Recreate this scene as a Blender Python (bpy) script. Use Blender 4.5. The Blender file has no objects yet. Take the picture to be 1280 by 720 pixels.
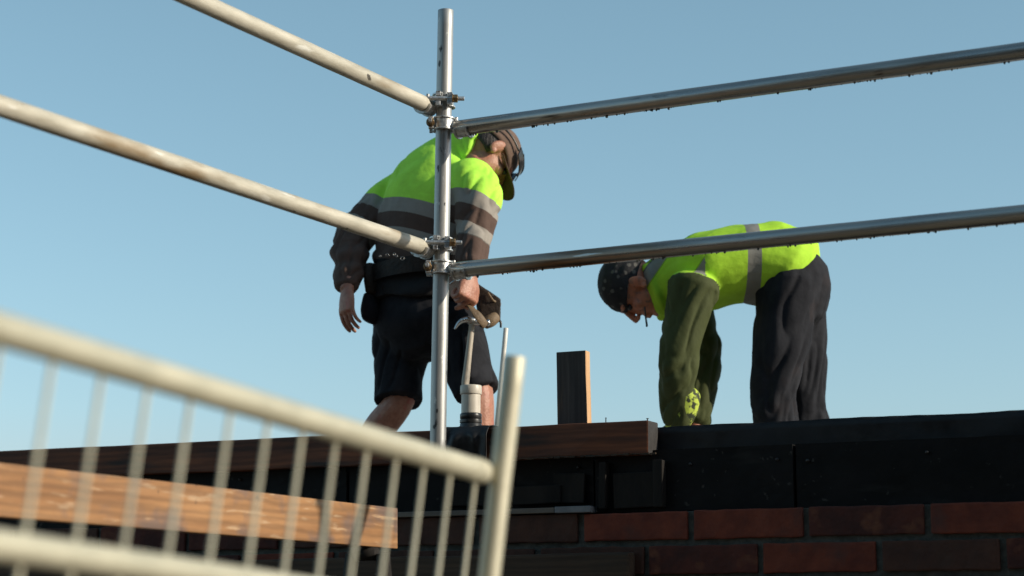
import bpy, bmesh, math, random
from mathutils import Vector, Matrix, noise

random.seed(7)
scene = bpy.context.scene
COL = scene.collection
R = math.radians

# ------------------------------------------------------------------ camera
FPX = 2540.0                                   # focal length in pixels of a 1280 wide frame
PITCH = math.atan(450.0 / FPX)
EYE = Vector((0.0, 0.0, 1.6))
cam = bpy.data.objects.new('camera', bpy.data.cameras.new('camera'))
COL.objects.link(cam)
cam.location = EYE
cam.rotation_euler = (math.pi / 2 + PITCH, 0, 0)
cam.data.sensor_width = 36.0
cam.data.lens = FPX / 1280.0 * 36.0
cam.data.clip_start = 0.05
cam.data.clip_end = 3000
cam.data.dof.use_dof = True
cam.data.dof.focus_distance = 6.16
cam.data.dof.aperture_fstop = 2.3
scene.camera = cam

# ------------------------------------------------------------------ sky and sun
SUN_AZ = -16.0        # degrees from +X towards +Y
SUN_EL = 22.0
world = bpy.data.worlds.new('World'); scene.world = world; world.use_nodes = True
wnt = world.node_tree
bg = wnt.nodes['Background']
sky = wnt.nodes.new('ShaderNodeTexSky')
sky.sky_type = 'NISHITA'
sky.sun_disc = False
sky.sun_elevation = R(SUN_EL)
sky.sun_rotation = R(90.0 - SUN_AZ)
sky.altitude = 0
sky.air_density = 1.0
sky.dust_density = 0.6
sky.ozone_density = 1.0
hsv = wnt.nodes.new('ShaderNodeHueSaturation')
hsv.inputs['Hue'].default_value = 0.46
hsv.inputs['Saturation'].default_value = 0.80
wnt.links.new(sky.outputs[0], hsv.inputs['Color'])
grade = wnt.nodes.new('ShaderNodeMix'); grade.data_type = 'RGBA'; grade.blend_type = 'MULTIPLY'; grade.inputs['Factor'].default_value = 1.0
grade.inputs['B'].default_value = (0.76, 0.87, 0.99, 1)
wnt.links.new(hsv.outputs[0], grade.inputs['A'])
wnt.links.new(grade.outputs['Result'], bg.inputs[0])
bg.inputs[1].default_value = 0.15
sun = bpy.data.objects.new('sun', bpy.data.lights.new('sun', 'SUN'))
COL.objects.link(sun)
sun.data.energy = 4.5
sun.data.angle = R(0.5)
sun.data.color = (1.0, 0.90, 0.74)
sdir = Vector((math.cos(R(SUN_AZ)) * math.cos(R(SUN_EL)), math.sin(R(SUN_AZ)) * math.cos(R(SUN_EL)), math.sin(R(SUN_EL))))
sun.rotation_euler = sdir.to_track_quat('Z', 'Y').to_euler()
sun.location = sdir * 20
scene.view_settings.view_transform = 'Standard'
scene.view_settings.look = 'None'
scene.view_settings.exposure = 0.0
scene.view_settings.gamma = 1.0

# ------------------------------------------------------------------ measuring helpers
C_R = Vector((1, 0, 0)); C_U = Vector((0, -math.sin(PITCH), math.cos(PITCH))); C_F = Vector((0, math.cos(PITCH), math.sin(PITCH)))
def ray(x, y): return C_R * ((x - 640) / FPX) + C_U * ((360 - y) / FPX) + C_F
def at(x, y, Y):
    "the point of the place seen at photograph pixel (x, y) that lies Y metres in front of the camera"
    r = ray(x, y); return EYE + r * (Y / r.y)
WD = Vector((math.sin(R(66)), -math.cos(R(66)), 0)); WN = Vector((-math.cos(R(66)), -math.sin(R(66)), 0))
WO = EYE + ray(547, 531) * 6.30; WO.z = 0
def wall(s, D, z): return WO + WD * s + WN * D + Vector((0, 0, z))
def on_wall(x, y, D=0.0):
    r = ray(x, y); t = (WO + WN * D - EYE).dot(WN) / r.dot(WN); p = EYE + r * t
    return (p - WO).dot(WD), p.z
WM = Matrix(((WD.x, -WN.x, 0, 0), (WD.y, -WN.y, 0, 0), (0, 0, 1, 0), (0, 0, 0, 1)))   # local x along wall, y into wall, z up

# ------------------------------------------------------------------ materials
def mat(name, c1, c2=None, scale=8.0, stretch=(1, 1, 1), rough=0.6, rough2=None, metal=0.0, bump=0.0, bscale=60.0,
        contrast=(0.35, 0.65), detail=6.0, extra=None, spec=0.5, sheen=0.0, bstretch=None, grain=None):
    m = bpy.data.materials.new(name); m.use_nodes = True
    nt = m.node_tree; b = nt.nodes['Principled BSDF']
    N = nt.nodes.new; L = nt.links.new
    tc0 = N('ShaderNodeTexCoord'); oi = N('ShaderNodeObjectInfo')
    sc_ = N('ShaderNodeMath'); sc_.operation = 'MULTIPLY'; sc_.inputs[1].default_value = 17.0; L(oi.outputs['Random'], sc_.inputs[0])
    vo = N('ShaderNodeVectorMath'); vo.operation = 'ADD'; L(tc0.outputs['Object'], vo.inputs[0]); L(sc_.outputs[0], vo.inputs[1])
    class tc: outputs = {'Object': vo.outputs[0]}      # each object sees its own piece of the pattern
    mp = N('ShaderNodeMapping'); mp.inputs['Scale'].default_value = stretch
    L(tc.outputs['Object'], mp.inputs['Vector'])
    nz = N('ShaderNodeTexNoise'); nz.inputs['Scale'].default_value = scale; nz.inputs['Detail'].default_value = detail
    nz.inputs['Roughness'].default_value = 0.62
    L(mp.outputs[0], nz.inputs['Vector'])
    mr = N('ShaderNodeMapRange'); mr.inputs[1].default_value = contrast[0]; mr.inputs[2].default_value = contrast[1]
    L(nz.outputs['Fac'], mr.inputs[0])
    mx = N('ShaderNodeMix'); mx.data_type = 'RGBA'
    mx.inputs['A'].default_value = (*c1, 1); mx.inputs['B'].default_value = (*(c2 or c1), 1)
    L(mr.outputs[0], mx.inputs['Factor'])
    col = mx.outputs['Result']
    if extra:
        for (ec, es, lo, hi, st) in extra:          # spots and stains
            m2 = N('ShaderNodeMapping'); m2.inputs['Scale'].default_value = st; m2.inputs['Location'].default_value = (3.1, 1.7, 5.3)
            L(tc.outputs['Object'], m2.inputs['Vector'])
            n2 = N('ShaderNodeTexNoise'); n2.inputs['Scale'].default_value = es; n2.inputs['Detail'].default_value = 4
            L(m2.outputs[0], n2.inputs['Vector'])
            r2 = N('ShaderNodeMapRange'); r2.inputs[1].default_value = lo; r2.inputs[2].default_value = hi
            L(n2.outputs['Fac'], r2.inputs[0])
            x2 = N('ShaderNodeMix'); x2.data_type = 'RGBA'; x2.inputs['B'].default_value = (*ec, 1)
            L(r2.outputs[0], x2.inputs['Factor']); L(col, x2.inputs['A']); col = x2.outputs['Result']
    if grain:                                       # growth rings cut lengthways, drawn out along the board
        gs, ga, gstr = grain
        mg = N('ShaderNodeMapping'); mg.inputs['Scale'].default_value = gstr; mg.inputs['Rotation'].default_value = (.05, .04, .03)
        L(tc.outputs['Object'], mg.inputs['Vector'])
        wv = N('ShaderNodeTexWave'); wv.wave_type = 'RINGS'; wv.rings_direction = ga; wv.inputs['Scale'].default_value = gs
        wv.inputs['Distortion'].default_value = 5.0; wv.inputs['Detail'].default_value = 3; wv.inputs['Detail Scale'].default_value = 1.6
        L(mg.outputs[0], wv.inputs['Vector'])
        rg = N('ShaderNodeMapRange'); rg.inputs[3].default_value = .80; rg.inputs[4].default_value = 1.08
        L(wv.outputs['Fac'], rg.inputs[0])
        xg = N('ShaderNodeMix'); xg.data_type = 'RGBA'; xg.blend_type = 'MULTIPLY'; xg.inputs['Factor'].default_value = 1
        L(col, xg.inputs['A']); L(rg.outputs[0], xg.inputs['B']); col = xg.outputs['Result']
    L(col, b.inputs['Base Color'])
    b.inputs['Metallic'].default_value = metal
    b.inputs['Specular IOR Level'].default_value = spec
    if rough2 is None: b.inputs['Roughness'].default_value = rough
    else:
        rr = N('ShaderNodeMapRange'); rr.inputs[3].default_value = rough; rr.inputs[4].default_value = rough2
        L(mr.outputs[0], rr.inputs[0]); L(rr.outputs[0], b.inputs['Roughness'])
    if sheen:
        b.inputs['Sheen Weight'].default_value = sheen; b.inputs['Sheen Roughness'].default_value = 0.5
    if bump:
        mb = N('ShaderNodeMapping'); mb.inputs['Scale'].default_value = bstretch or stretch
        L(tc.outputs['Object'], mb.inputs['Vector'])
        nb = N('ShaderNodeTexNoise'); nb.inputs['Scale'].default_value = bscale; nb.inputs['Detail'].default_value = 5
        L(mb.outputs[0], nb.inputs['Vector'])
        bp = N('ShaderNodeBump'); bp.inputs['Strength'].default_value = bump; bp.inputs['Distance'].default_value = 0.004
        L(nb.outputs['Fac'], bp.inputs['Height']); L(bp.outputs[0], b.inputs['Normal'])
    return m

M = {}
M['galv'] = mat('galvanised_tube', (0.30, 0.305, 0.30), (0.50, 0.495, 0.47), scale=60, stretch=(1, 1, .06), rough=.36, rough2=.55, metal=.55,
                bump=.12, bscale=90, contrast=(.30, .72), extra=[((.07, .07, .07), 46, .64, .70, (1, 1, .5)), ((.16, .14, .12), 30, .56, .70, (1, 1, .05)), ((.62, .62, .59), 70, .66, .72, (1, 1, .6))])
M['wet'] = mat('wet_galvanised_tube', (0.36, 0.36, 0.36), (0.56, 0.54, 0.49), scale=40, stretch=(1, 1, .06), rough=.22, rough2=.38, metal=.85,
               bump=.10, bscale=70, contrast=(.30, .72), extra=[((.09, .085, .08), 34, .64, .72, (1, 1, .18)), ((.20, .13, .075), 9, .54, .68, (1, 1, .12)), ((.55, .55, .52), 60, .68, .72, (1, 1, .10))])
M['cream'] = mat('dull_zinc_tube', (0.42, 0.385, 0.30), (0.60, 0.56, 0.46), scale=30, stretch=(1, 1, .25), rough=.50, rough2=.65, metal=.18,
                 bump=.15, bscale=120, contrast=(.32, .70), extra=[((.07, .06, .045), 26, .69, .73, (1, 1, .6)), ((.30, .22, .13), 10, .55, .68, (1, 1, .3)), ((.72, .70, .62), 40, .62, .70, (1, 1, .15))])
M['cast'] = mat('coupler_steel', (0.40, 0.40, 0.40), (0.66, 0.66, 0.64), scale=90, rough=.30, rough2=.5, metal=.8, bump=.25, bscale=220,
                extra=[((.16, .12, .08), 60, .60, .70, (1, 1, 1))])
M['nut'] = mat('rusty_brass_nut', (0.17, 0.105, 0.05), (0.30, 0.21, 0.11), scale=140, rough=.35, metal=.8, bump=.3, bscale=300)
M['fence'] = mat('fence_zinc', (0.50, 0.47, 0.35), (0.59, 0.555, 0.42), scale=9, stretch=(1, 1, 1), rough=.45, rough2=.6, metal=.30, bump=.15, bscale=100)
M['wood_beam'] = mat(grain=(22, 'X', (.12, 1, 1)), name='red_brown_timber', c1=(0.065, 0.022, 0.010), c2=(0.235, 0.070, 0.024), scale=20, stretch=(.09, 1, 1), rough=.7, bump=.6, bscale=30,
                     bstretch=(.08, 1, 1), extra=[((.035, .02, .014), 10, .58, .72, (.3, 1, 1.5))])
M['wood_dark'] = mat(grain=(26, 'Z', (1, 1, .12)), name='weathered_plank', c1=(0.035, 0.033, 0.033), c2=(0.075, 0.068, 0.062), scale=20, stretch=(1, 1, .10), rough=.75, bump=.5, bscale=40,
                     bstretch=(1, 1, .08), extra=[((.22, .14, .07), 14, .70, .80, (1, 1, .1))])
M['wood_edge_lit'] = mat('sunlit_plank_edge', (0.46, 0.26, 0.12), (0.62, 0.38, 0.20), scale=30, stretch=(1, 1, .10), rough=.75, bump=.4, bscale=60, bstretch=(1, 1, .08))
M['wood_orange'] = mat(grain=(20, 'X', (.15, 1, 1)), name='orange_timber', c1=(0.24, 0.11, 0.038), c2=(0.37, 0.19, 0.075), scale=14, stretch=(.12, 1, 1), rough=.65, bump=.4, bscale=40,
                       bstretch=(.1, 1, 1), extra=[((.17, .105, .075), 9, .52, .66, (.8, 1, 1)), ((.42, .27, .15), 22, .60, .68, (.3, 1, 2)), ((.05, .03, .02), 18, .68, .74, (1, 1, 1))])
M['wood_old'] = mat(grain=(24, 'X', (.12, 1, 1)), name='old_brown_timber', c1=(0.045, 0.028, 0.016), c2=(0.085, 0.05, 0.028), scale=18, stretch=(.12, 1, 1), rough=.8, bump=.7, bscale=30, bstretch=(.1, 1, 1),
                    extra=[((.02, .02, .016), 9, .55, .7, (.5, 1, 1))])
M['membrane'] = mat('black_membrane', (0.005, 0.005, 0.006), (0.012, 0.012, 0.014), scale=12, rough=.40, rough2=.6, spec=.4, bump=.4, bscale=25, extra=[((.03, .029, .027), 6, .58, .75, (.5, 1, 1))])
M['board_black'] = mat('black_board', (0.004, 0.004, 0.004), (0.011, 0.010, 0.010), scale=5, rough=.7, bump=.3, bscale=40, spec=.2, extra=[((.035, .033, .03), 7, .58, .75, (.4, 1, 1.4)), ((.05, .047, .042), 40, .66, .74, (1, 1, 1))])
M['slate'] = mat('blue_grey_strip', (0.13, 0.14, 0.155), (0.20, 0.21, 0.22), scale=20, rough=.5, bump=.3)
M['strip_brown'] = mat('brown_strip', (0.10, 0.085, 0.07), (0.18, 0.15, 0.12), scale=20, stretch=(.2, 1, 1), rough=.6, bump=.3)
M['brick'] = mat('red_brick', (0.12, 0.024, 0.012), (0.21, 0.046, 0.021), scale=14, rough=.85, bump=.6, bscale=70, extra=[((.10, .035, .025), 10, .55, .72, (1, 1, 1))])
M['brick2'] = mat('brown_brick', (0.055, 0.022, 0.014), (0.085, 0.034, 0.02), scale=14, rough=.85, bump=.6, bscale=70, extra=[((.06, .03, .02), 10, .52, .7, (1, 1, 1))])
M['mortar'] = mat('mortar', (0.055, 0.06, 0.052), (0.11, 0.11, 0.095), scale=40, rough=.95, bump=.8, bscale=150)
M['concrete'] = mat('concrete', (0.26, 0.25, 0.23), (0.36, 0.35, 0.32), scale=6, rough=.9, bump=.5, bscale=60)
M['soil'] = mat('soil', (0.095, 0.068, 0.045), (0.15, 0.11, 0.075), scale=.8, rough=.95, bump=.8, bscale=12, extra=[((.10, .085, .05), .25, .5, .62, (1, 1, 1))])
M['skin'] = mat('skin', (0.34, 0.14, 0.088), (0.48, 0.235, 0.155), scale=34, rough=.5, bump=.5, bscale=120, extra=[((.45, .14, .10), 22, .58, .72, (1, 1, 1))])
M['skin2'] = mat('ruddy_skin', (0.48, 0.165, 0.09), (0.56, 0.21, 0.12), scale=28, rough=.5, bump=.25, bscale=160, extra=[((.24, .125, .09), 60, .50, .70, (1, 1, 1))])
M['hair'] = mat('dark_hair', (0.018, 0.014, 0.012), (0.05, 0.04, 0.035), scale=90, stretch=(1, 1, .2), rough=.6, bump=.9, bscale=200)
M['shorts'] = mat('navy_work_cloth', (0.011, 0.0115, 0.015), (0.024, 0.025, 0.030), scale=9, rough=.9, bump=.5, bscale=45, spec=.2, extra=[((.030, .024, .025), 6, .55, .7, (1, 1, 1))])
M['cap'] = mat('brown_cap_cloth', (0.115, 0.068, 0.047), (0.16, 0.10, 0.07), scale=30, rough=.9, bump=.5, bscale=260, sheen=.1)
M['brim'] = mat('brown_brim_cloth', (0.060, 0.036, 0.026), (0.085, 0.052, 0.038), scale=30, rough=.95, spec=.2, bump=.4, bscale=260)
M['lens'] = mat('smoky_lens', (0.012, 0.013, 0.015), rough=.08)
M['plastic_black'] = mat('black_plastic', (0.012, 0.012, 0.013), (0.02, 0.02, 0.02), rough=.35)
M['leather'] = mat('dark_leather', (0.012, 0.009, 0.007), (0.032, 0.020, 0.013), scale=18, rough=.6, spec=.3, bump=.6, bscale=90, extra=[((.075, .038, .018), 12, .60, .74, (1, 1, 1))])
M['tan'] = mat('tan_leather', (0.13, 0.085, 0.045), (0.20, 0.135, 0.075), scale=20, rough=.65, bump=.5, bscale=120)
M['steel'] = mat('polished_steel', (0.55, 0.55, 0.54), (0.70, 0.70, 0.68), scale=60, rough=.22, rough2=.38, metal=1.0)
M['handle'] = mat('worn_hammer_handle', (0.32, 0.275, 0.215), (0.54, 0.47, 0.37), scale=35, stretch=(1, 1, .15), rough=.5, bump=.2, extra=[((.06, .055, .05), 20, .56, .68, (1, 1, .4))])
M['pvc'] = mat('beige_plastic_pipe', (0.52, 0.47, 0.39), (0.60, 0.55, 0.46), scale=14, rough=.4, bump=.08, extra=[((.36, .32, .27), 12, .6, .75, (1, 1, .4))])
M['conduit'] = mat('white_conduit', (0.62, 0.60, 0.54), (0.72, 0.70, 0.64), scale=20, rough=.4)
M['boot'] = mat('boot_leather', (0.06, 0.04, 0.025), (0.10, 0.07, 0.045), scale=20, rough=.7, bump=.4)
M['water'] = None
wm = bpy.data.materials.new('water_drop'); wm.use_nodes = True
wb = wm.node_tree.nodes['Principled BSDF']; wb.inputs['Transmission Weight'].default_value = 0.45; wb.inputs['Base Color'].default_value = (.12, .12, .11, 1)
wb.inputs['Roughness'].default_value = 0.02; wb.inputs['IOR'].default_value = 1.33; M['water'] = wm

def jacket_mat(name, lime, dark, grey, stops, bump=.45):
    "cloth whose colours follow the sewn panels: attribute q is metres below the lime edge"
    m = bpy.data.materials.new(name); m.use_nodes = True
    nt = m.node_tree; b = nt.nodes['Principled BSDF']; N = nt.nodes.new; L = nt.links.new
    a = N('ShaderNodeAttribute'); a.attribute_name = 'q'
    mr = N('ShaderNodeMapRange'); mr.inputs[1].default_value = -.5; mr.inputs[2].default_value = .5
    L(a.outputs['Fac'], mr.inputs[0])
    cr = N('ShaderNodeValToRGB'); cr.color_ramp.interpolation = 'CONSTANT'
    cols = {'K': (0.018, 0.017, 0.018), 'L': lime, 'D': dark, 'G': grey, 'S': tuple(c * .42 for c in grey), 'E': tuple(c * .55 for c in lime)}
    e = cr.color_ramp.elements
    e[0].position = 0; e[0].color = (*cols[stops[0][1]], 1)
    e[1].position = stops[1][0] + .5; e[1].color = (*cols[stops[1][1]], 1)
    for q, k in stops[2:]:
        n = e.new(q + .5); n.color = (*cols[k], 1)
    L(mr.outputs[0], cr.inputs[0])
    tc = N('ShaderNodeTexCoord')
    nz = N('ShaderNodeTexNoise'); nz.inputs['Scale'].default_value = 14; nz.inputs['Detail'].default_value = 6
    L(tc.outputs['Object'], nz.inputs['Vector'])
    mr2 = N('ShaderNodeMapRange'); mr2.inputs[1].default_value = .3; mr2.inputs[2].default_value = .7; mr2.inputs[3].default_value = .84; mr2.inputs[4].default_value = 1.06; nz.inputs['Roughness'].default_value = .7
    L(nz.outputs['Fac'], mr2.inputs[0])
    mx = N('ShaderNodeMix'); mx.data_type = 'RGBA'; mx.blend_type = 'MULTIPLY'; mx.inputs['Factor'].default_value = 1
    L(cr.outputs[0], mx.inputs['A']); L(mr2.outputs[0], mx.inputs['B'])
    L(mx.outputs['Result'], b.inputs['Base Color'])
    b.inputs['Roughness'].default_value = .8; b.inputs['Specular IOR Level'].default_value = .25
    nb = N('ShaderNodeTexNoise'); nb.inputs['Scale'].default_value = 32; nb.inputs['Detail'].default_value = 4
    L(tc.outputs['Object'], nb.inputs['Vector'])
    bp = N('ShaderNodeBump'); bp.inputs['Strength'].default_value = bump; bp.inputs['Distance'].default_value = .006
    L(nb.outputs['Fac'], bp.inputs['Height']); L(bp.outputs[0], b.inputs['Normal'])
    return m
LIME = (0.50, 0.97, 0.09); JDARK = (0.100, 0.062, 0.048); GREYB = (0.30, 0.27, 0.235)
M['jacket'] = jacket_mat('hi_vis_jacket', LIME, JDARK, GREYB, [(-.5, 'L'), (-.003, 'E'), (0, 'G'), (.0475, 'S'), (.05, 'D'), (.1025, 'S'), (.105, 'G'), (.1475, 'S'), (.15, 'D'), (.215, 'K')])
M['vest'] = jacket_mat('hi_vis_vest', (0.44, 0.76, 0.045), (0.060, 0.072, 0.024), (0.24, 0.235, 0.21), [(-.5, 'L'), (.018, 'E'), (.02, 'G'), (.058, 'S'), (.06, 'L'), (.30, 'D')])
M['glove'] = mat('lime_work_glove', (0.035, 0.045, 0.02), (0.50, 0.62, 0.08), scale=40, rough=.8, contrast=(.47, .53), bump=.3)

def bandana_mat():
    m = mat('patterned_black_bandana', (0.010, 0.010, 0.012), (0.022, 0.021, 0.024), scale=30, rough=.85, bump=.4, bscale=120)
    nt = m.node_tree; b = nt.nodes['Principled BSDF']; N = nt.nodes.new; L = nt.links.new
    tc = N('ShaderNodeTexCoord')
    v = N('ShaderNodeTexVoronoi'); v.inputs['Scale'].default_value = 34; v.inputs['Randomness'].default_value = .8
    L(tc.outputs['Object'], v.inputs['Vector'])
    n = N('ShaderNodeTexNoise'); n.inputs['Scale'].default_value = 120
    L(tc.outputs['Object'], n.inputs['Vector'])
    ad = N('ShaderNodeMath'); ad.operation = 'MULTIPLY_ADD'; ad.inputs[1].default_value = .25; L(n.outputs['Fac'], ad.inputs[0]); L(v.outputs['Distance'], ad.inputs[2])
    mr = N('ShaderNodeMapRange'); mr.inputs[1].default_value = .40; mr.inputs[2].default_value = .32
    L(ad.outputs[0], mr.inputs[0])
    x = N('ShaderNodeMix'); x.data_type = 'RGBA'; x.inputs['B'].default_value = (.11, .105, .095, 1)
    src = b.inputs['Base Color'].links[0].from_socket
    L(src, x.inputs['A']); L(mr.outputs[0], x.inputs['Factor']); L(x.outputs['Result'], b.inputs['Base Color'])
    return m
M['bandana'] = bandana_mat()

# ------------------------------------------------------------------ object helpers
def tag(o, label=None, cat=None, group=None, kind=None):
    if label: o['label'] = label
    if cat: o['category'] = cat
    if group: o['group'] = group
    if kind: o['kind'] = kind
    return o
def empty(name, loc, label=None, cat=None, group=None):
    o = bpy.data.objects.new(name, None); COL.objects.link(o); o.location = loc; o.empty_display_size = .1
    return tag(o, label, cat, group)
def obj(name, mesh, m, parent=None, mtx=None, smooth=True):
    o = bpy.data.objects.new(name, mesh); COL.objects.link(o)
    if m and not mesh.materials: mesh.materials.append(m)
    if mtx is not None: o.matrix_basis = mtx
    if parent is not None:
        o.parent = parent
        base = Matrix.Identity(4); p = parent
        while p is not None:
            base = p.matrix_parent_inverse.copy() @ p.matrix_basis @ base if p.parent else Matrix.LocRotScale(p.location, p.rotation_euler, p.scale) @ base if p.type == 'EMPTY' else p.matrix_basis @ base
            p = p.parent
        o.matrix_parent_inverse = base.inverted()
    if smooth and mesh.polygons: mesh.polygons.foreach_set('use_smooth', [True] * len(mesh.polygons))
    return o
class MB:
    def __init__(s): s.v = []; s.f = []
    def add(s, v, f):
        k = len(s.v); s.v += [Vector(p) for p in v]; s.f += [[i + k for i in q] for q in f]; return s
    def mesh(s, name='mesh'):
        me = bpy.data.meshes.new(name); me.from_pydata([tuple(p) for p in s.v], [], s.f); me.update(); return me
def box_geo(sx, sy, sz, c=(0, 0, 0)):
    v = [(c[0] + x * sx / 2, c[1] + y * sy / 2, c[2] + z * sz / 2) for x in (-1, 1) for y in (-1, 1) for z in (-1, 1)]
    return v, [(0, 1, 3, 2), (4, 6, 7, 5), (0, 4, 5, 1), (2, 3, 7, 6), (0, 2, 6, 4), (1, 5, 7, 3)]
def bevel_box(sx, sy, sz, bev=.004, jitter=0, cuts=0, name='box'):
    bm = bmesh.new(); v, f = box_geo(sx, sy, sz)
    vs = [bm.verts.new(p) for p in v]; [bm.faces.new([vs[i] for i in q]) for q in f]
    bmesh.ops.recalc_face_normals(bm, faces=bm.faces)
    if cuts: bmesh.ops.subdivide_edges(bm, edges=[e for e in bm.edges if e.calc_length() > max(sx, sy, sz) * .8], cuts=cuts, use_grid_fill=True)
    bmesh.ops.bevel(bm, geom=[e for e in bm.edges if e.calc_face_angle(0) > .5], offset=bev, segments=2, affect='EDGES', profile=.6)
    if jitter:
        for q in bm.verts:
            n = noise.noise_vector(q.co * 7.3); q.co += n * jitter
    me = bpy.data.meshes.new(name); bm.to_mesh(me); bm.free(); return me
def box(name, m, c, size, parent=None, frame=WM, bev=.004, jitter=0, cuts=0, smooth=False):
    return obj(name, bevel_box(*size, bev=bev, jitter=jitter, cuts=cuts, name=name), m, parent, Matrix.Translation(c) @ frame, smooth)
def frame_z(p0, p1, ref=Vector((0, 0, 1))):
    z = (p1 - p0).normalized()
    if abs(z.dot(ref)) > .95: ref = Vector((0, 1, 0))
    x = ref.cross(z).normalized(); y = z.cross(x)
    return Matrix(((x.x, y.x, z.x, p0.x), (x.y, y.y, z.y, p0.y), (x.z, y.z, z.z, p0.z), (0, 0, 0, 1)))
def pipe_mesh(L, r, wall_t=.004, n=40, dent=.0006, seg=None):
    "hollow tube along local z from 0 to L"
    seg = seg or max(2, int(L / .05)); b = MB(); v = []; f = []
    rows = []
    prof = [(r - wall_t, 0.0), (r - .0008, 0.0)] + [(r, .0012 + (L - .0024) * i / seg) for i in range(seg + 1)] + [(r - .0008, L), (r - wall_t, L), (r - wall_t, max(L - .25, L * .5))]
    for (rr, z) in prof:
        for k in range(n):
            a = 2 * math.pi * k / n
            d = dent * noise.noise(Vector((math.cos(a) * 1.5, math.sin(a) * 1.5, z * 9 + L * 3)))
            v.append(((rr + d) * math.cos(a), (rr + d) * math.sin(a), z))
    for i in range(len(prof) - 1):
        for k in range(n): f.append((i * n + k, i * n + (k + 1) % n, (i + 1) * n + (k + 1) % n, (i + 1) * n + k))
    f.append([k for k in range(n)][::-1]); f.append([(len(prof) - 1) * n + k for k in range(n)])
    return b.add(v, f).mesh('tube')
def tube(name, m, p0, p1, r, parent=None, **k):
    me = pipe_mesh((p1 - p0).length, r, **k)
    o = obj(name, me, m, parent, frame_z(p0, p1)); return o
def cyl_geo(p0, p1, r0, r1=None, n=20, bev=.0):
    r1 = r0 if r1 is None else r1
    F = frame_z(p0, p1); L = (p1 - p0).length; v = []; f = []
    prof = [(r0, 0), (r1, L)] if not bev else [(r0 - bev, 0), (r0, bev), (r1, L - bev), (r1 - bev, L)]
    for rr, z in prof:
        for k in range(n): v.append(F @ Vector((rr * math.cos(2 * math.pi * k / n), rr * math.sin(2 * math.pi * k / n), z)))
    for i in range(len(prof) - 1):
        for k in range(n): f.append((i * n + k, i * n + (k + 1) % n, (i + 1) * n + (k + 1) % n, (i + 1) * n + k))
    f.append([k for k in range(n)][::-1]); f.append([(len(prof) - 1) * n + k for k in range(n)])
    return v, f
def ell_geo(c, rad, M3=None, nu=20, nv=12):
    v = []; f = []
    for j in range(nv + 1):
        t = math.pi * j / nv
        for k in range(nu):
            a = 2 * math.pi * k / nu
            p = Vector((rad[0] * math.sin(t) * math.cos(a), rad[1] * math.sin(t) * math.sin(a), rad[2] * math.cos(t)))
            v.append((M3 @ p if M3 else p) + Vector(c))
    for j in range(nv):
        for k in range(nu): f.append((j * nu + k, (j + 1) * nu + k, (j + 1) * nu + (k + 1) % nu, j * nu + (k + 1) % nu))
    return v, f
def spline(P, t):
    n = len(P) - 1; i = min(int(t), n - 1); u = t - i
    a, b, c, d = P[max(i - 1, 0)], P[i], P[i + 1], P[min(i + 2, n)]
    return [.5 * (2 * b[k] + (c[k] - a[k]) * u + (2 * a[k] - 5 * b[k] + 4 * c[k] - d[k]) * u * u + (3 * b[k] - a[k] - 3 * c[k] + d[k]) * u ** 3) for k in range(len(b))]
def limb_geo(stations, side, n=18, sub=5, cap=True):
    "closed loft through stations (x, y, z, half width along side, half depth)"
    P = [[*s[0], s[1], s[2]] for s in stations]
    T = (len(P) - 1) * sub; S = [spline(P, i / sub) for i in range(T + 1)]
    rings = []
    pts = [Vector(s[:3]) for s in S]
    for i, s in enumerate(S):
        d = (pts[min(i + 1, T)] - pts[max(i - 1, 0)]).normalized()
        x = (side - d * side.dot(d)).normalized(); y = d.cross(x)
        rings.append((pts[i], x, y, s[3], s[4], d))
    if cap:
        p, x, y, a, b, d = rings[0]; m = min(a, b)
        pre = [(p - d * m * math.sin(q) * .6, x, y, a * math.cos(q), b * math.cos(q), d) for q in (1.35, .9, .45)]
        p, x, y, a, b, d = rings[-1]; m = min(a, b)
        post = [(p + d * m * math.sin(q) * .6, x, y, a * math.cos(q), b * math.cos(q), d) for q in (.45, .9, 1.35)]
        rings = pre + rings + post
    v = []; f = []
    for (p, x, y, a, b, d) in rings:
        for k in range(n):
            t = 2 * math.pi * k / n; v.append(p + x * a * math.cos(t) + y * b * math.sin(t))
    for i in range(len(rings) - 1):
        for k in range(n): f.append((i * n + k, i * n + (k + 1) % n, (i + 1) * n + (k + 1) % n, (i + 1) * n + k))
    f.append([k for k in range(n)][::-1]); f.append([(len(rings) - 1) * n + k for k in range(n)])
    return v, f
def union(parts, voxel, smooth=4, fac=.5):
    "melt overlapping closed shapes into one continuous surface"
    b = MB()
    for v, f in parts: b.add(v, f)
    tmp = bpy.data.objects.new('tmp', b.mesh()); COL.objects.link(tmp)
    r = tmp.modifiers.new('r', 'REMESH'); r.mode = 'VOXEL'; r.voxel_size = voxel; r.adaptivity = 0
    if smooth:
        s = tmp.modifiers.new('s', 'SMOOTH'); s.iterations = smooth; s.factor = fac
    dg = bpy.context.evaluated_depsgraph_get(); dg.update()
    me = bpy.data.meshes.new_from_object(tmp.evaluated_get(dg))
    old = tmp.data; bpy.data.objects.remove(tmp); bpy.data.meshes.remove(old)
    return me
def displace(me, fn):
    ns = [v.normal.copy() for v in me.vertices]
    for v, n in zip(me.vertices, ns): v.co = v.co + n * fn(v.co, n)
    me.update()

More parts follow.
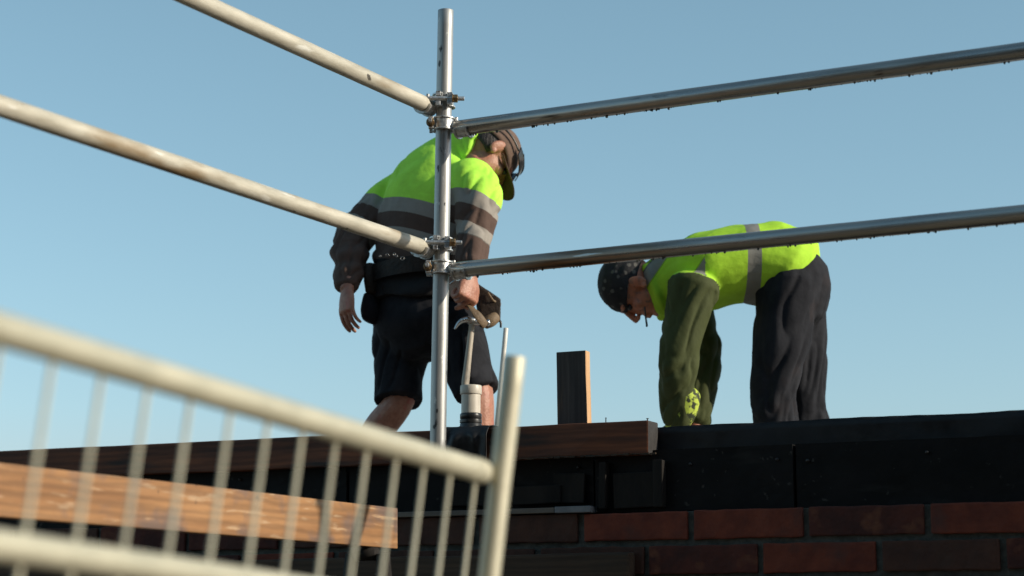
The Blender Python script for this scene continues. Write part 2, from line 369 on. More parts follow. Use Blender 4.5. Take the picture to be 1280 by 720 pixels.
# ------------------------------------------------------------------ the ground and the deck
def ground_mesh():
    b = MB(); v = []; f = []
    xs = [-600, -200, -80, -30, -14] + [-8 + i * .8 for i in range(21)] + [14, 30, 80, 200, 600]
    ys = [-300, -80, -30, -12, -6] + [-4 + i * .8 for i in range(23)] + [20, 40, 100, 300, 900]
    for y in ys:
        for x in xs:
            z = .05 * noise.noise(Vector((x * .5, y * .5, 0))) - .06 if abs(x) < 30 and abs(y) < 40 else -.06
            v.append((x, y, z))
    w = len(xs)
    for j in range(len(ys) - 1):
        for i in range(w - 1): f.append((j * w + i, j * w + i + 1, (j + 1) * w + i + 1, (j + 1) * w + i))
    return b.add(v, f).mesh('ground')
tag(obj('ground', ground_mesh(), M['soil']), kind='structure')
S0, S1 = -2.7, 3.0                       # the wall runs from S0 to S1
DECK_Z = 2.0
tag(box('deck', M['concrete'], wall((S0 + S1) / 2, -1.95, DECK_Z / 2 - .03), (S1 - S0 - .02, 3.5, DECK_Z + .06), bev=.01), kind='structure')

# ------------------------------------------------------------------ added house, unseen behind the camera, keeps the wall in shade
def house():
    root = empty('added_shade_house', (0, -4.2, 0), 'added two storey dark brick house, unseen behind the viewer, shading the wall from the sky', 'house')
    W_, H_, D_ = 26.0, 7.4, 8.0
    box('wall', M['brick2'], Vector((1, -4.2 - D_ / 2, H_ / 2 - .1)), (W_, D_, H_), root, frame=Matrix.Identity(4), bev=.02)
    v = [(-W_ / 2 + .6, -3.7, H_ - .2), (W_ / 2 + 1.4, -3.7, H_ - .2), (W_ / 2 + 1.4, -4.7 - D_, H_ - .2), (-W_ / 2 + .6, -4.7 - D_, H_ - .2), (-W_ / 2 + .6, -4.2 - D_ / 2, H_ + 3), (W_ / 2 + 1.4, -4.2 - D_ / 2, H_ + 3)]
    obj('roof', MB().add(v, [(0, 1, 5, 4), (2, 3, 4, 5), (0, 4, 3), (1, 2, 5), (3, 2, 1, 0)]).mesh(), M['board_black'], root, smooth=False)
    for zc_ in (1.9, 4.9):
        for k in range(7):
            x = -8.6 + k * 3.2
            w = box('window', M['concrete'], Vector((x, -4.2, zc_)), (1.3, .10, 1.5), root, frame=Matrix.Identity(4), bev=.01)
            box('pane', M['lens'], Vector((x, -4.13, zc_)), (1.1, .05, 1.3), w, frame=Matrix.Identity(4), bev=.005)
house()

# ------------------------------------------------------------------ brick wall
Z_BEAM_T, Z_BEAM_B, Z_BRICK_T = 2.265, 2.165, 1.995
COURSE, BH, BL = .100, .084, .345
bw = empty('brick_wall', wall(0, 0, 0), 'dark red brick wall with pale mortar joints under the black boards and timber beam', 'wall')
N_C = 7
zb = Z_BRICK_T - N_C * COURSE
box('mortar_core', M['mortar'], wall((S0 + S1) / 2, -.108, (zb + Z_BRICK_T) / 2 - .001), (S1 - S0 - .004, .20, Z_BRICK_T - zb - .002), bw, bev=.002)
box('plinth', M['concrete'], wall((S0 + S1) / 2, -.09, zb / 2 - .08), (S1 - S0, .22, zb + .14), bw, bev=.01)
bricks = []
for i in range(7):
    me = bevel_box(BL - .016 - .004 * (i % 3), .10, BH - .002 * (i % 2), bev=.005, jitter=0, cuts=9, name='brick')
    for v in me.vertices:                      # chipped arrises
        v.co += noise.noise_vector(v.co * 23 + Vector((i * 9, 0, 0))) * .0035
    me.update(); bricks.append(me)
M['brick3'] = mat('scorched_brick', (0.055, 0.017, 0.013), (0.12, 0.03, 0.018), scale=9, rough=.9, bump=.8, bscale=60, extra=[((.17, .06, .03), 12, .58, .7, (1, 1, 1))])
for i, me in enumerate(bricks): me.materials.append(M['brick'] if i in (0, 1, 2) else M['brick3'] if i == 3 else M['brick2'])
for c in range(N_C):
    z = Z_BRICK_T - COURSE * (c + .5) + .008
    off = on_wall(726, 660)[0] + (0 if c % 2 == 0 else BL * .60)
    k0 = math.floor((S0 - off) / BL)
    for k in range(k0, k0 + 22):
        a = off + k * BL; b_ = a + BL
        if a < S0 - .01 or b_ > S1 + .01: continue
        s = (a + b_) / 2
        me = bricks[random.choice((0, 1, 2, 0, 1, 2, 3))] if (k >= 0 and c == 0) else bricks[random.choice((0, 3, 3, 4, 2))] if k >= 0 else bricks[random.choice((3, 4, 5, 6, 4, 5, 6, 2))]
        o = obj('brick', me, None, bw, Matrix.Translation(wall(s, -.046 + random.uniform(-.003, .003), z + random.uniform(-.0015, .0015))) @ WM @ Matrix.Rotation(R(random.uniform(-.4, .4)), 4, 'Y'), smooth=False)

def sheet_box(sx, sy, sz, amp, seed, du=.03, fold=0.0):
    "a box face grid with real waviness: laps and creases of a wrapped or weathered board"
    nx, nz = max(2, int(sx / du)), max(2, int(sz / .02)); v = []; f = []
    for side in (-1, 1):
        for i in range(nx + 1):
            for j in range(nz + 1):
                x = -sx / 2 + sx * i / nx; z = -sz / 2 + sz * j / nz
                n = noise.noise(Vector((x * 6, z * 9, seed))) + .6 * noise.noise(Vector((x * 19, z * 25, seed + 4)))
                cr = max(0, 1 - abs(noise.noise(Vector((x * 4 + z * 6, z * 3 - x * .6, seed + 9)))) * 8)
                e = 1.0 if 0 < j < nz else .35
                v.append((x, side * sy / 2 + side * (amp * n - fold * cr) * e, z + (amp * .5 * n if j == nz else 0)))
    w = nz + 1; o = (nx + 1) * w
    for i in range(nx):
        for j in range(nz):
            f.append((i * w + j, (i + 1) * w + j, (i + 1) * w + j + 1, i * w + j + 1)); f.append((o + i * w + j, o + i * w + j + 1, o + (i + 1) * w + j + 1, o + (i + 1) * w + j))
        f.append((i * w, o + i * w, o + (i + 1) * w, (i + 1) * w)); f.append((i * w + nz, (i + 1) * w + nz, o + (i + 1) * w + nz, o + i * w + nz))
    for j in range(nz):
        f.append((j, j + 1, o + j + 1, o + j)); k = nx * w; f.append((k + j, o + k + j, o + k + j + 1, k + j + 1))
    return MB().add(v, f).mesh()
# black boards between bricks and beam
seam = on_wall(742, 600, -.03)[0]
edges = [S0, seam - 1.62, seam - .84, seam, seam + .62, seam + 1.40, S1]
labs = ['black board under the timber beam, farthest left end of the wall', 'black board above the bricks behind the fence wires', 'black board under the beam, just left of the vertical seam',
        'black board under the beam end, just right of the vertical seam', 'black board under the black wrapped block at right', 'black board at the far right end of the wall']
for i in range(6):
    a, b_ = edges[i], edges[i + 1]
    bd = obj('black_board', sheet_box(b_ - a - .008, .03, Z_BEAM_B - Z_BRICK_T + .012, .002, i * 3.1, fold=.0015), M['board_black'], None, Matrix.Translation(wall((a + b_) / 2, -.055 + (.006 if i % 2 else 0), (Z_BEAM_B + Z_BRICK_T) / 2 + .008)) @ WM, smooth=False)
    for k in range(int((b_ - a) / .3) + 1):
        ss = a + .04 + k * (b_ - a - .09) / max(1, int((b_ - a) / .3)); zz = Z_BEAM_B - .03 + random.uniform(-.006, .006)
        obj('nail_head', MB().add(*cyl_geo(wall(ss, -.045, zz), wall(ss, -.028, zz), .0045, n=10)).mesh(), M['plastic_black'], bd)
    tag(bd, labs[i], 'board', 'black boards between bricks and beam')
box('core_fill', M['membrane'], wall((S0 + S1) / 2, -.14, (Z_BEAM_B + Z_BRICK_T) / 2), (S1 - S0 - .05, .12, Z_BEAM_B - Z_BRICK_T - .004), bw)

# dark offcuts and battens standing in the recess on the brick ledge
M['offcut'] = mat('tarred_offcut', (0.008, 0.007, 0.006), (0.022, 0.018, 0.015), scale=12, stretch=(1, 1, .2), rough=.8, spec=.25, bump=.5, bscale=40)
for x, w_, h_, dp, tl in ((752, .022, .160, .030, 1), (668, .16, .075, .022, -1), (708, .10, .110, .016, 2), (790, .13, .125, .018, -1), (822, .030, .160, .034, 0), (590, .20, .09, .02, 1)):
    ss = on_wall(x, 610)[0]
    fx = WM @ Matrix.Rotation(R(tl), 4, 'Y')
    tag(box('tarred_offcut', M['offcut'], wall(ss, -.033 + dp / 2, Z_BRICK_T + h_ / 2 + .002 + (.020 if dp > .0 and x < 739 else 0) + abs(math.sin(R(tl))) * w_ / 2), (w_, dp, h_ - .02), frame=fx, bev=.003, jitter=.002, cuts=3),
        {752: 'narrow tarred batten standing just right of the seam', 668: 'low wide tarred offcut nearest the fence post', 708: 'tarred offcut leaning left of the seam above the blue grey strip', 790: 'tall wide tarred offcut under the beam near its right end',
         822: 'narrow tarred batten standing under the beam end', 590: 'wide tarred offcut behind the fence wires'}[x], 'offcut', 'tarred offcuts in the recess')
# strips lying on the bricks
s_a, s_b, s_c = on_wall(500, 634)[0], on_wall(693, 636, .02)[0], on_wall(738, 636, .02)[0]
tag(box('thin_strip', M['slate'], wall((s_b + s_c) / 2, -.008, Z_BRICK_T + .0115), (s_c - s_b, .055, .019), bev=.002), 'short blue grey strip lying on the bricks left of the seam', 'strip')
tag(box('thin_strip', M['strip_brown'], wall((s_b - 1.1 + s_b) / 2 - .002, -.009, Z_BRICK_T + .011), (1.1, .053, .016), bev=.002), 'long brownish strip lying on the bricks behind the fence', 'strip')

# timber beam on the wall
be = on_wall(811, 545)[0]
beam = tag(box('timber_beam', M['wood_beam'], wall((S0 - .02 + be) / 2, -.04, (Z_BEAM_T + Z_BEAM_B) / 2), (be - S0 + .02, .085, Z_BEAM_T - Z_BEAM_B), bev=.005, jitter=.004, cuts=26),
           'long red brown timber beam lying along the wall top', 'beam')
M['end_shade'] = mat('beam_end_shade', (0.018, 0.016, 0.016), (0.034, 0.030, 0.028), scale=30, rough=.8, bump=.5)  # shade on the beam's right end, put into its colour
beam.data.materials.append(M['end_shade'])
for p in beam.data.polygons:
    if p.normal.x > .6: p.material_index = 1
for (x, y, h) in ((757, 524.5, .016), (809, 523.5, .008)):
    s, z = on_wall(x, y, -.04)
    nb = MB().add(*cyl_geo(wall(s, -.04, Z_BEAM_T - .02), wall(s + .001, -.04, Z_BEAM_T + h), .0016, n=8)).add(*cyl_geo(wall(s + .001, -.04, Z_BEAM_T + h), wall(s + .001, -.04, Z_BEAM_T + h + .002), .004 if h < .01 else .0025, n=8))
    obj('nail', nb.mesh(), M['plastic_black'], beam, smooth=False)
sp = MB()
for k in range(26):
    s = on_wall(650, 571)[0] + k * .017 + random.uniform(0, .006); 
    sp.add(*box_geo(.018, .006, random.uniform(.002, .006), (0, 0, 0)))
    for q in range(len(sp.v) - 8, len(sp.v)): sp.v[q] = wall(s, .004, Z_BEAM_B + random.uniform(-.002, .002)) + WM.to_3x3() @ sp.v[q]
tag(obj('splintered_edge', sp.mesh(), M['wood_old'], beam, smooth=False), kind='stuff')
tag(obj('wrapped_block', sheet_box(S1 - be + .06, .09, Z_BEAM_T - Z_BEAM_B - .012, .0045, 31.0, du=.02, fold=.004), M['membrane'], None, Matrix.Translation(wall((be - .06 + S1) / 2, -.135, (Z_BEAM_T + Z_BEAM_B) / 2 - .006)) @ WM), 'black wrapped block continuing the wall top right of the timber beam', 'block')

# upright plank
pl = on_wall(697, 525, -.115)[0]; pr = on_wall(734, 525, -.115)[0]; pt = on_wall(716, 440, -.115)[1]
def plank():
    root = empty('upright_plank', wall((pl + pr) / 2, -.13, DECK_Z), 'short dark plank standing upright behind the beam, its right edge sunlit', 'plank')
    L = pt - DECK_Z + .003
    F = WM @ Matrix.Rotation(R(-.7), 4, 'Y')
    me = bevel_box(pr - pl, .036, L, bev=.0025, jitter=.002, cuts=6)
    me.materials.append(M['wood_dark']); me.materials.append(M['wood_edge_lit'])
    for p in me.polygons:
        if p.normal.x > .85: p.material_index = 1  # sunlight painted into the colour of the plank's right edge
    obj('plank', me, None, root, Matrix.Translation(wall((pl + pr) / 2, -.133, DECK_Z + L / 2)) @ F, smooth=False)
    for dx in (-.03, .028):
        n = MB().add(*cyl_geo(wall((pl + pr) / 2 + dx, -.112, 2.215), wall((pl + pr) / 2 + dx, -.118, 2.215), .004, n=10)); obj('screw', n.mesh(), M['plastic_black'], root)
plank()

# draped black membrane over the beam
def drape(name, s0, s1, drop, label, seed, back=.10):
    b = MB(); v = []; f = []; ns, nd = 46, 26
    for i in range(ns + 1):
        u = i / ns; s = s0 + (s1 - s0) * u
        dr = drop * (.82 + .30 * noise.noise(Vector((u * 3, seed, 0))))
        for j in range(nd + 1):
            w = j / nd * (back + dr) - back
            if w < 0: p = wall(s, w - .005 + .005, Z_BEAM_T + .006 + .004 * noise.noise(Vector((s * 18, w * 18, seed))))
            else:
                fold = abs(noise.noise(Vector((s * 9 + w * 7, w * 2, seed)))) * .10 + .014 * noise.noise(Vector((s * 30, w * 20, seed)))
                p = wall(s + .02 * noise.noise(Vector((w * 9, u * 4, seed))), .012 + fold * min(1, w / .03), Z_BEAM_T + .006 - w)
            v.append(p)
    w1 = nd + 1
    for i in range(ns):
        for j in range(nd): f.append((i * w1 + j, (i + 1) * w1 + j, (i + 1) * w1 + j + 1, i * w1 + j + 1))
    o = obj(name, b.add(v, f).mesh(), M['membrane'])
    so = o.modifiers.new('t', 'SOLIDIFY'); so.thickness = .0025
    return tag(o, label, 'sheet')
drape('black_membrane_sheet', on_wall(548, 540)[0], on_wall(616, 540)[0], .13, 'creased black membrane sheet draped over the beam below the plastic pipe', 3.3)
# small black pipe end by the fence post
q = MB().add(*cyl_geo(wall(on_wall(651, 530)[0] - .18, -.13, Z_BEAM_T - .006), wall(on_wall(653, 530)[0], -.13, Z_BEAM_T - .004), .018, n=20, bev=.004))
tag(obj('black_hose', q.mesh(), M['plastic_black']), 'black hose end peeping over the beam behind the fence post', 'hose')

# old timber standing proud of the bricks at the bottom
e2 = on_wall(786, 705, .06)[0]; z2 = on_wall(700, 692, .06)[1]
tag(box('old_timber', M['wood_old'], wall((S0 + .3 + e2) / 2, .032, z2 - .06), (e2 - S0 - .3, .055, .12), bev=.007, jitter=.006, cuts=24), 'old brown timber laid against the bricks, worn at its right end', 'timber')

# orange plank end in the sun
LD = Vector((-math.sin(R(28.2)), -math.cos(R(28.2)), 0)); RD = Vector((math.cos(R(28.2)), -math.sin(R(28.2)), 0))
pe = at(497.5, 660.5, 5.86)
LMf = Matrix(((-LD.x, -RD.x, 0, 0), (-LD.y, -RD.y, 0, 0), (0, 0, 1, 0), (0, 0, 0, 1)))
tag(box('orange_plank', M['wood_orange'], pe + LD * 1.4 - RD * .02, (2.8, .04, .116), frame=LMf, bev=.003, jitter=.002, cuts=8), 'sunlit orange timber plank ending behind the fence wires at lower left', 'plank')
def trestle(s, lab):
    c = pe + LD * s - RD * .02; zt = c.z - .058
    r = empty('plank_trestle', (c.x, c.y, 0), lab, 'trestle', 'trestles carrying the orange plank')
    for k in (-1, 1):
        b = MB().add(*cyl_geo(Vector((c.x, c.y, zt - .02)) + RD * .05 * k, Vector((c.x, c.y, -.08)) + RD * .30 * k, .02, n=12)); obj('leg', b.mesh(), M['offcut'], r)
    b = MB().add(*cyl_geo(Vector((c.x, c.y, zt - .02)) - RD * .05, Vector((c.x, c.y, zt - .02)) + RD * .03, .019, n=14)); obj('bar', b.mesh(), M['offcut'], r)
trestle(.13, 'dark trestle carrying the far end of the orange plank'); trestle(2.3, 'dark trestle carrying the near end of the orange plank')

# ------------------------------------------------------------------ scaffold
POLE_Y = 6.03
p_top = at(557.2, 13, POLE_Y - .02); p_low = at(547.5, 545, POLE_Y)
pd = (p_top - p_low).normalized()
def on_pole(y):
    t = 0.0
    lo, hi = -.5, 3.0
    for _ in range(50):
        mid = (lo + hi) / 2; P = p_low + pd * mid; d = P - EYE
        yy = 360 - FPX * d.dot(C_U) / d.dot(C_F)
        if yy > y: lo = mid
        else: hi = mid
    return p_low + pd * lo
p_foot = on_pole(571)
std = empty('scaffold_standard', p_foot, 'upright galvanised scaffold tube standing in front of the wall', 'scaffold tube')
tube('tube', M['galv'], p_foot, p_top, .02415, std, n=48)
sD = (p_foot - WO).dot(WN); sS = (p_foot - WO).dot(WD)
box('bracket_shelf', M['plastic_black'], wall(sS, (sD + .035 + .006) / 2, p_foot.z - .004), (.055, sD + .035 - .006, .008), std, bev=.002)

def arc_shell(r0, r1, z0, z1, a0, a1, n=22):
    v = []; f = []
    for i in range(n + 1):
        a = R(a0 + (a1 - a0) * i / n); c, s = math.cos(a), math.sin(a)
        v += [(r0 * c, r0 * s, z0), (r1 * c, r1 * s, z0), (r1 * c, r1 * s, z1), (r0 * c, r0 * s, z1)]
    for i in range(n):
        for k in range(4): f.append((i * 4 + k, i * 4 + (k + 1) % 4, i * 4 + 4 + (k + 1) % 4, i * 4 + 4 + k))
    f.append((3, 2, 1, 0)); f.append(tuple(n * 4 + k for k in range(4)))
    return v, f
def hexa(p0, p1, r): return cyl_geo(p0, p1, r, n=6, bev=.0012)
def coupler(c, yaw, label, ledger_dir, ledger_p):
    """pipe clamp round the standard; local +Y is the side where the bolt crosses. It also holds the ledger's end in a saddle."""
    root = empty('scaffold_coupler', c, label, 'coupler', 'clamps on the scaffold standard')
    ax = pd; x = Vector((math.cos(yaw), math.sin(yaw), 0)); x = (x - ax * x.dot(ax)).normalized(); y = ax.cross(x)
    F = Matrix(((x.x, y.x, ax.x, c.x), (x.y, y.y, ax.y, c.y), (x.z, y.z, ax.z, c.z), (0, 0, 0, 1))) @ Matrix.Diagonal((1.05, 1.05, 1.18, 1))
    V = lambda a, b, d: Vector((a, b, d))
    def part(name, b, m): 
        o = obj(name, b.mesh(), m, root, F, smooth=False)
        bv = o.modifiers.new('b', 'BEVEL'); bv.width = .0012; bv.segments = 2; bv.limit_method = 'ANGLE'; bv.angle_limit = R(40)
        return o
    # cap: closed half away from the ledger, with rims
    b = MB().add(*arc_shell(.0246, .0292, -.017, .017, 112, 292)); b.add(*arc_shell(.0292, .0335, .0125, .017, 118, 286)); b.add(*arc_shell(.0292, .0335, -.017, -.0125, 118, 286))
    b.add(*box_geo(.016, .014, .032, (-.018, .036, 0)))                      # lug for the bolt
    part('cap', b, M['cast'])
    b = MB().add(*arc_shell(.0246, .0300, -.019, .019, -60, 84)); b.add(*arc_shell(.0300, .0350, .014, .019, -56, 80)); b.add(*arc_shell(.0300, .0350, -.019, -.014, -56, 80))
    b.add(*box_geo(.014, .010, .012, (.016, .037, .013))); b.add(*box_geo(.014, .010, .012, (.016, .037, -.013)))
    sd = part('saddle', b, M['cast'])
    b = MB().add(*cyl_geo(V(.012, -.036, -.022), V(.012, -.036, .022), .0052, n=14)).add(*cyl_geo(V(.012, -.036, -.013), V(.012, -.036, .013), .0090, n=16))
    part('hinge_pin', b, M['cast'])
    b = MB().add(*cyl_geo(V(-.034, .0375, 0), V(.046, .0375, 0), .0060, n=16)); b.add(*cyl_geo(V(.046, .0375, -.011), V(.046, .0375, .011), .0055, n=14))
    bolt = part('bolt', b, M['cast'])
    b = MB().add(*hexa(V(-.041, .0375, 0), V(-.027, .0375, 0), .0112)); b.add(*cyl_geo(V(-.027, .0375, 0), V(-.0245, .0375, 0), .0125, n=20))
    part('nut', b, M['nut'])
    b = MB().add(*cyl_geo(V(-.060, .0375, 0), V(-.041, .0375, 0), .0058, n=16)); part('stud_end', b, M['cast'])
    # saddle that grips the end of the ledger
    LF = frame_z(ledger_p, ledger_p + ledger_dir)
    b = MB().add(*arc_shell(.0247, .0290, .004, .050, 190, 350)); b.add(*arc_shell(.0292, .0330, .004, .010, 195, 345)); b.add(*arc_shell(.0292, .0330, .044, .050, 195, 345))
    o = obj('ledger_cradle', b.mesh(), M['cast'], root, LF, smooth=False)
    wz = ledger_p + ledger_dir * .02
    m = (wz + c) / 2; d = (wz - c)
    b = MB().add(*limb_geo([(tuple(c + d * .30), .020, .012), (tuple(m), .016, .013), (tuple(wz), .020, .016)], Vector((0, 0, 1)), n=14, sub=3))
    obj('web', b.mesh(), M['cast'], root)
    return root

def ledger(x, y, Yd, ldir, L, m, label, wet=False):
    p0 = at(x, y, Yd); p1 = p0 + ldir * L
    root = empty('scaffold_ledger', p0, label, 'scaffold tube', 'horizontal scaffold tubes')
    tube('tube', m, p0, p1, .02415, root, n=44)
    if wet:
        b = MB(); t = .02
        while t < L - .05:
            t += random.choice((.006, .009, .014, .03, .07)) * random.uniform(.6, 1.4)
            h = .0012 + .0036 * random.random() ** 2; w = h * random.uniform(.7, 1.0)
            a = random.gauss(0, .12)
            sd = ldir.cross(Vector((0, 0, 1)))
            c = p0 + ldir * t + Vector((0, 0, -1)) * (.0240 * math.cos(a) + h * .35) + sd * .0240 * math.sin(a)
            b.add(*ell_geo(c, (w, w, h), nu=8, nv=6))
        tag(obj('water_drops', b.mesh(), M['water'], root), kind='stuff')
    return p0
LL = LD; RR = RD
a1 = ledger(538, 133.5, POLE_Y - .005, LL, 2.75, M['cream'], 'upper pale scaffold tube running from the standard towards the left')
a2 = ledger(570.5, 160.8, POLE_Y - .02, RR, 2.75, M['wet'], 'upper grey wet scaffold tube running from the standard to the right', True)
a3 = ledger(534, 311.2, POLE_Y - .005, LL, 2.75, M['cream'], 'lower pale scaffold tube crossing in front of the worker in shorts', False)
a4 = ledger(567.5, 338.0, POLE_Y - .02, RR, 2.75, M['wet'], 'lower grey wet scaffold tube passing above the head in a bandana', True)
coupler(on_pole(127), R(180), 'clamp at the upper joint holding the left tube, bolt across the front', LL, a1)
coupler(on_pole(155.5), R(90), 'clamp at the upper joint holding the right tube, bolt at its left', RR, a2)
coupler(on_pole(306), R(180), 'clamp at the lower joint holding the left tube, bolt across the front', LL, a3)
coupler(on_pole(335), R(90), 'clamp at the lower joint holding the right tube, bolt at its left', RR, a4)
for nm, pz, dr in (('left', a1, LL), ('right', a2, RR)):
    e = pz + dr * 2.72; g = Vector((e.x, e.y, -.05)) + Vector((-.055 if nm == 'left' else .055, 0, 0))
    r = empty('scaffold_standard', g, 'next upright scaffold tube at the outer end of the %s tubes' % nm, 'scaffold tube')
    tube('tube', M['galv'], g, Vector((g.x, g.y, 3.55)), .02415, r, n=32)

# ------------------------------------------------------------------ fence panel in the foreground
f_top = at(643.5, 446, 3.44); f_mid = at(625.5, 600, 3.44); fup = (f_top - f_mid).normalized()
r0 = at(604, 590, 3.43); rl = at(438, 541, 2.99); fr = (rl - r0).normalized()
fence = empty('fence_panel', Vector((f_mid.x, f_mid.y, 0)), 'blurred pale steel fence panel with vertical wires in the foreground', 'fence')
flen = f_top.z / fup.z - .02
tube('post', M['fence'], f_top - fup * flen, f_top, .0185, fence, n=36)
RAILL = 2.05
def rail(p, r):
    g = limb_geo([(tuple(p + fr * .0), r * 1.02, r * .9), (tuple(p + fr * .03), r * 1.12, r * 1.0), (tuple(p + fr * .07), r, r), (tuple(p + fr * .6), r, r), (tuple(p + fr * 1.3), r, r), (tuple(p + fr * RAILL), r, r)], Vector((0, 0, 1)), n=24, sub=4)
    obj('rail', MB().add(*g).mesh(), M['fence'], fence)
rail(r0, .0195)
r2 = r0 - fup * .235; rail(r2, .0185)
r3 = r0 - fup * 1.62; rail(r3, .0185)
nb = 0; t = .028
while t < RAILL - .03:
    p = r0 + fr * t
    o = obj('wire', MB().add(*cyl_geo(p - fup * .012, p - fup * 1.62, .0034, n=10)).mesh(), M['fence'], fence)
    t += .0985
tube('post', M['fence'], r0 + fr * (RAILL + .03) - fup * 1.75, r0 + fr * (RAILL + .03) + fup * .17, .0185, fence, n=28)
for pbase in (f_top - fup * flen, r0 + fr * (RAILL + .03) - fup * 1.75):
    me = bevel_box(.22, .6, .14, .03)
    ft = obj('foot_block', me, M['concrete'], fence, Matrix.Translation(Vector((pbase.x, pbase.y, -.0))), False)

# ------------------------------------------------------------------ plastic pipe and conduit
pp = at(588.5, 533, 6.40)
def lathe(name, m, base, prof, parent, n=40):
    v = []; f = []
    for (r, z) in prof:
        for k in range(n): v.append(base + Vector((r * math.cos(2 * math.pi * k / n), r * math.sin(2 * math.pi * k / n), z)))
    for i in range(len(prof) - 1):
        for k in range(n): f.append((i * n + k, i * n + (k + 1) % n, (i + 1) * n + (k + 1) % n, (i + 1) * n + k))
    return obj(name, MB().add(v, f).mesh(), m, parent)
vp = empty('drain_pipe', Vector((pp.x, pp.y, DECK_Z)), 'short beige plastic pipe with collar on a black rubber sleeve', 'pipe')
px = .00252
b0 = Vector((pp.x, pp.y, 0))
zt = at(588.5, 482, 6.40).z; zc = at(588.5, 493.5, 6.40).z; zbk = at(588.5, 517, 6.40).z
lathe('pipe', M['pvc'], b0, [(.0295, DECK_Z), (.0305, zc + .004)], vp)
lathe('collar', M['pvc'], b0, [(.0305, zc), (.0335, zc + .001), (.0342, zc + .003), (.0342, zt - .003), (.0332, zt), (.0290, zt), (.0285, zt - .002), (.0285, zc - .08)], vp)
lathe('rubber_sleeve', M['plastic_black'], b0, [(.0300, zbk + .001), (.0335, zbk - .001), (.0345, zbk - .004), (.0345, zbk - .016), (.0325, zbk - .018), (.0325, zbk - .032), (.0345, zbk - .034), (.0345, zbk - .07), (.034, DECK_Z)], vp)
lathe('sleeve_clip', M['plastic_black'], b0, [(.0350, zbk - .020), (.0352, zbk - .022), (.0352, zbk - .028), (.0350, zbk - .030)], vp)
c0 = at(620, 545, 6.42); c1 = at(632.5, 410, 6.42); cd = (c1 - c0).normalized(); cb = c0 - cd * (c0.z - DECK_Z) / cd.z
tag(tube('conduit', M['conduit'], cb, c1, .0078, n=20), 'thin white conduit sticking up behind the fence post', 'conduit')

# ------------------------------------------------------------------ people
def basis(yv, zv):
    y = yv.normalized(); z = (zv - y * zv.dot(y)).normalized(); x = y.cross(z)
    return Matrix(((x.x, y.x, z.x), (x.y, y.y, z.y), (x.z, y.z, z.z)))
def xf(geo, M4): return [M4 @ Vector(p) for p in geo[0]], geo[1]
def head_geo(Mh):
    g = []
    g.append(ell_geo((0, -.012, .028), (.075, .096, .092), nu=28, nv=18))
    g.append(ell_geo((0, .030, -.030), (.062, .062, .082), nu=24, nv=16))
    g.append(ell_geo((0, .058, -.088), (.034, .030, .026)))
    g.append(ell_geo((0, .020, -.078), (.050, .050, .030)))
    g.append(ell_geo((0, .080, .030), (.050, .016, .012)))
    for s in (-1, 1):
        g.append(ell_geo((s * .040, .062, -.020), (.022, .022, .022)))
        g.append(ell_geo((s * .010, .103, -.028), (.009, .011, .008)))
        g.append(ell_geo((s * .078, -.006, -.004), (.009, .020, .033), Matrix.Rotation(R(-12), 3, 'X') @ Matrix.Rotation(R(s * 18), 3, 'Z')))
        g.append(ell_geo((s * .078, .002, -.028), (.008, .010, .012)))
    V = Vector
    g.append(limb_geo([((0, .088, .020), .010, .010), ((0, .104, -.006), .010, .011), ((0, .113, -.024), .0125, .012)], V((1, 0, 0)), n=12, sub=3))
    g.append(ell_geo((0, .091, -.054), (.023, .010, .0065))); g.append(ell_geo((0, .089, -.066), (.020, .010, .0065)))
    return [xf(q, Mh) for q in g]
def hand_geo(Mw, thumb, curl, spread=.06, thumb_curl=.5, k=1.0):
    "palm, four fingers and a thumb; wrist at the origin, fingers along +Y, back of the hand +Z"
    V = Vector; g = []
    g.append(limb_geo([((0, -.03, 0), .026, .021), ((0, .005, 0), .028, .018), ((0, .045, .002), .040, .017), ((0, .082, .002), .042, .014)], V((1, 0, 0)), n=16, sub=4))
    xs = (.034, .0115, -.0115, -.0335); ls = (.072, .080, .074, .058); rs = (.0080, .0084, .0080, .0072)
    for i in range(4):
        p = V((xs[i] * thumb, .080, .002)); a = 0.0; st = [((p.x, p.y - .015, p.z), rs[i] * 1.1, rs[i] * 1.1)]
        dx = (xs[i] * thumb) * spread * 20 * .05
        for j, fr_ in enumerate((.45, .32, .23)):
            a += curl[j] * (1 + .06 * i)
            L = ls[i] * fr_
            st.append((tuple(p), rs[i] * (1.08 - .08 * j), rs[i] * (1.05 - .08 * j)))
            p = p + V((dx * L, math.cos(a) * L, -math.sin(a) * L))
        st.append((tuple(p), rs[i] * .78, rs[i] * .72))
        g.append(limb_geo(st, V((1, 0, 0)), n=10, sub=3))
    t0 = V((.026 * thumb, .020, -.006)); t1 = V((.050 * thumb, .050, -.018)); t2 = V(((.056 - .020 * thumb_curl) * thumb, .078, -.026 - .012 * thumb_curl)); t3 = V(((.054 - .045 * thumb_curl) * thumb, .100, -.034 - .018 * thumb_curl))
    g.append(limb_geo([(tuple(t0), .015, .013), (tuple(t1), .0125, .0115), (tuple(t2), .0105, .0098), (tuple(t3), .0082, .0075)], V((0, 0, 1)), n=12, sub=3))
    return [([Mw @ (p * k) for p in q[0]], q[1]) for q in g]
def m4(m3, o): 
    m = m3.to_4x4(); m.translation = o; return m
def bone_dist(p, a, b):
    d = b - a; L = d.length; t = max(0, min(1, (p - a).dot(d) / (L * L))); return (p - (a + d * t)).length, (p - a).dot(d) / L
def set_q(me, fn):
    at_ = me.attributes.new('q', 'FLOAT', 'POINT')
    at_.data.foreach_set('value', [fn(v.co) for v in me.vertices])
def eyes(Mh, root):
    for s in (-1, 1):
        g = ell_geo((s * .031, .078, .006), (.013, .011, .010), nu=14, nv=10)
        obj('eye', MB().add(*xf(g, Mh)).mesh(), M['plastic_black'], root)
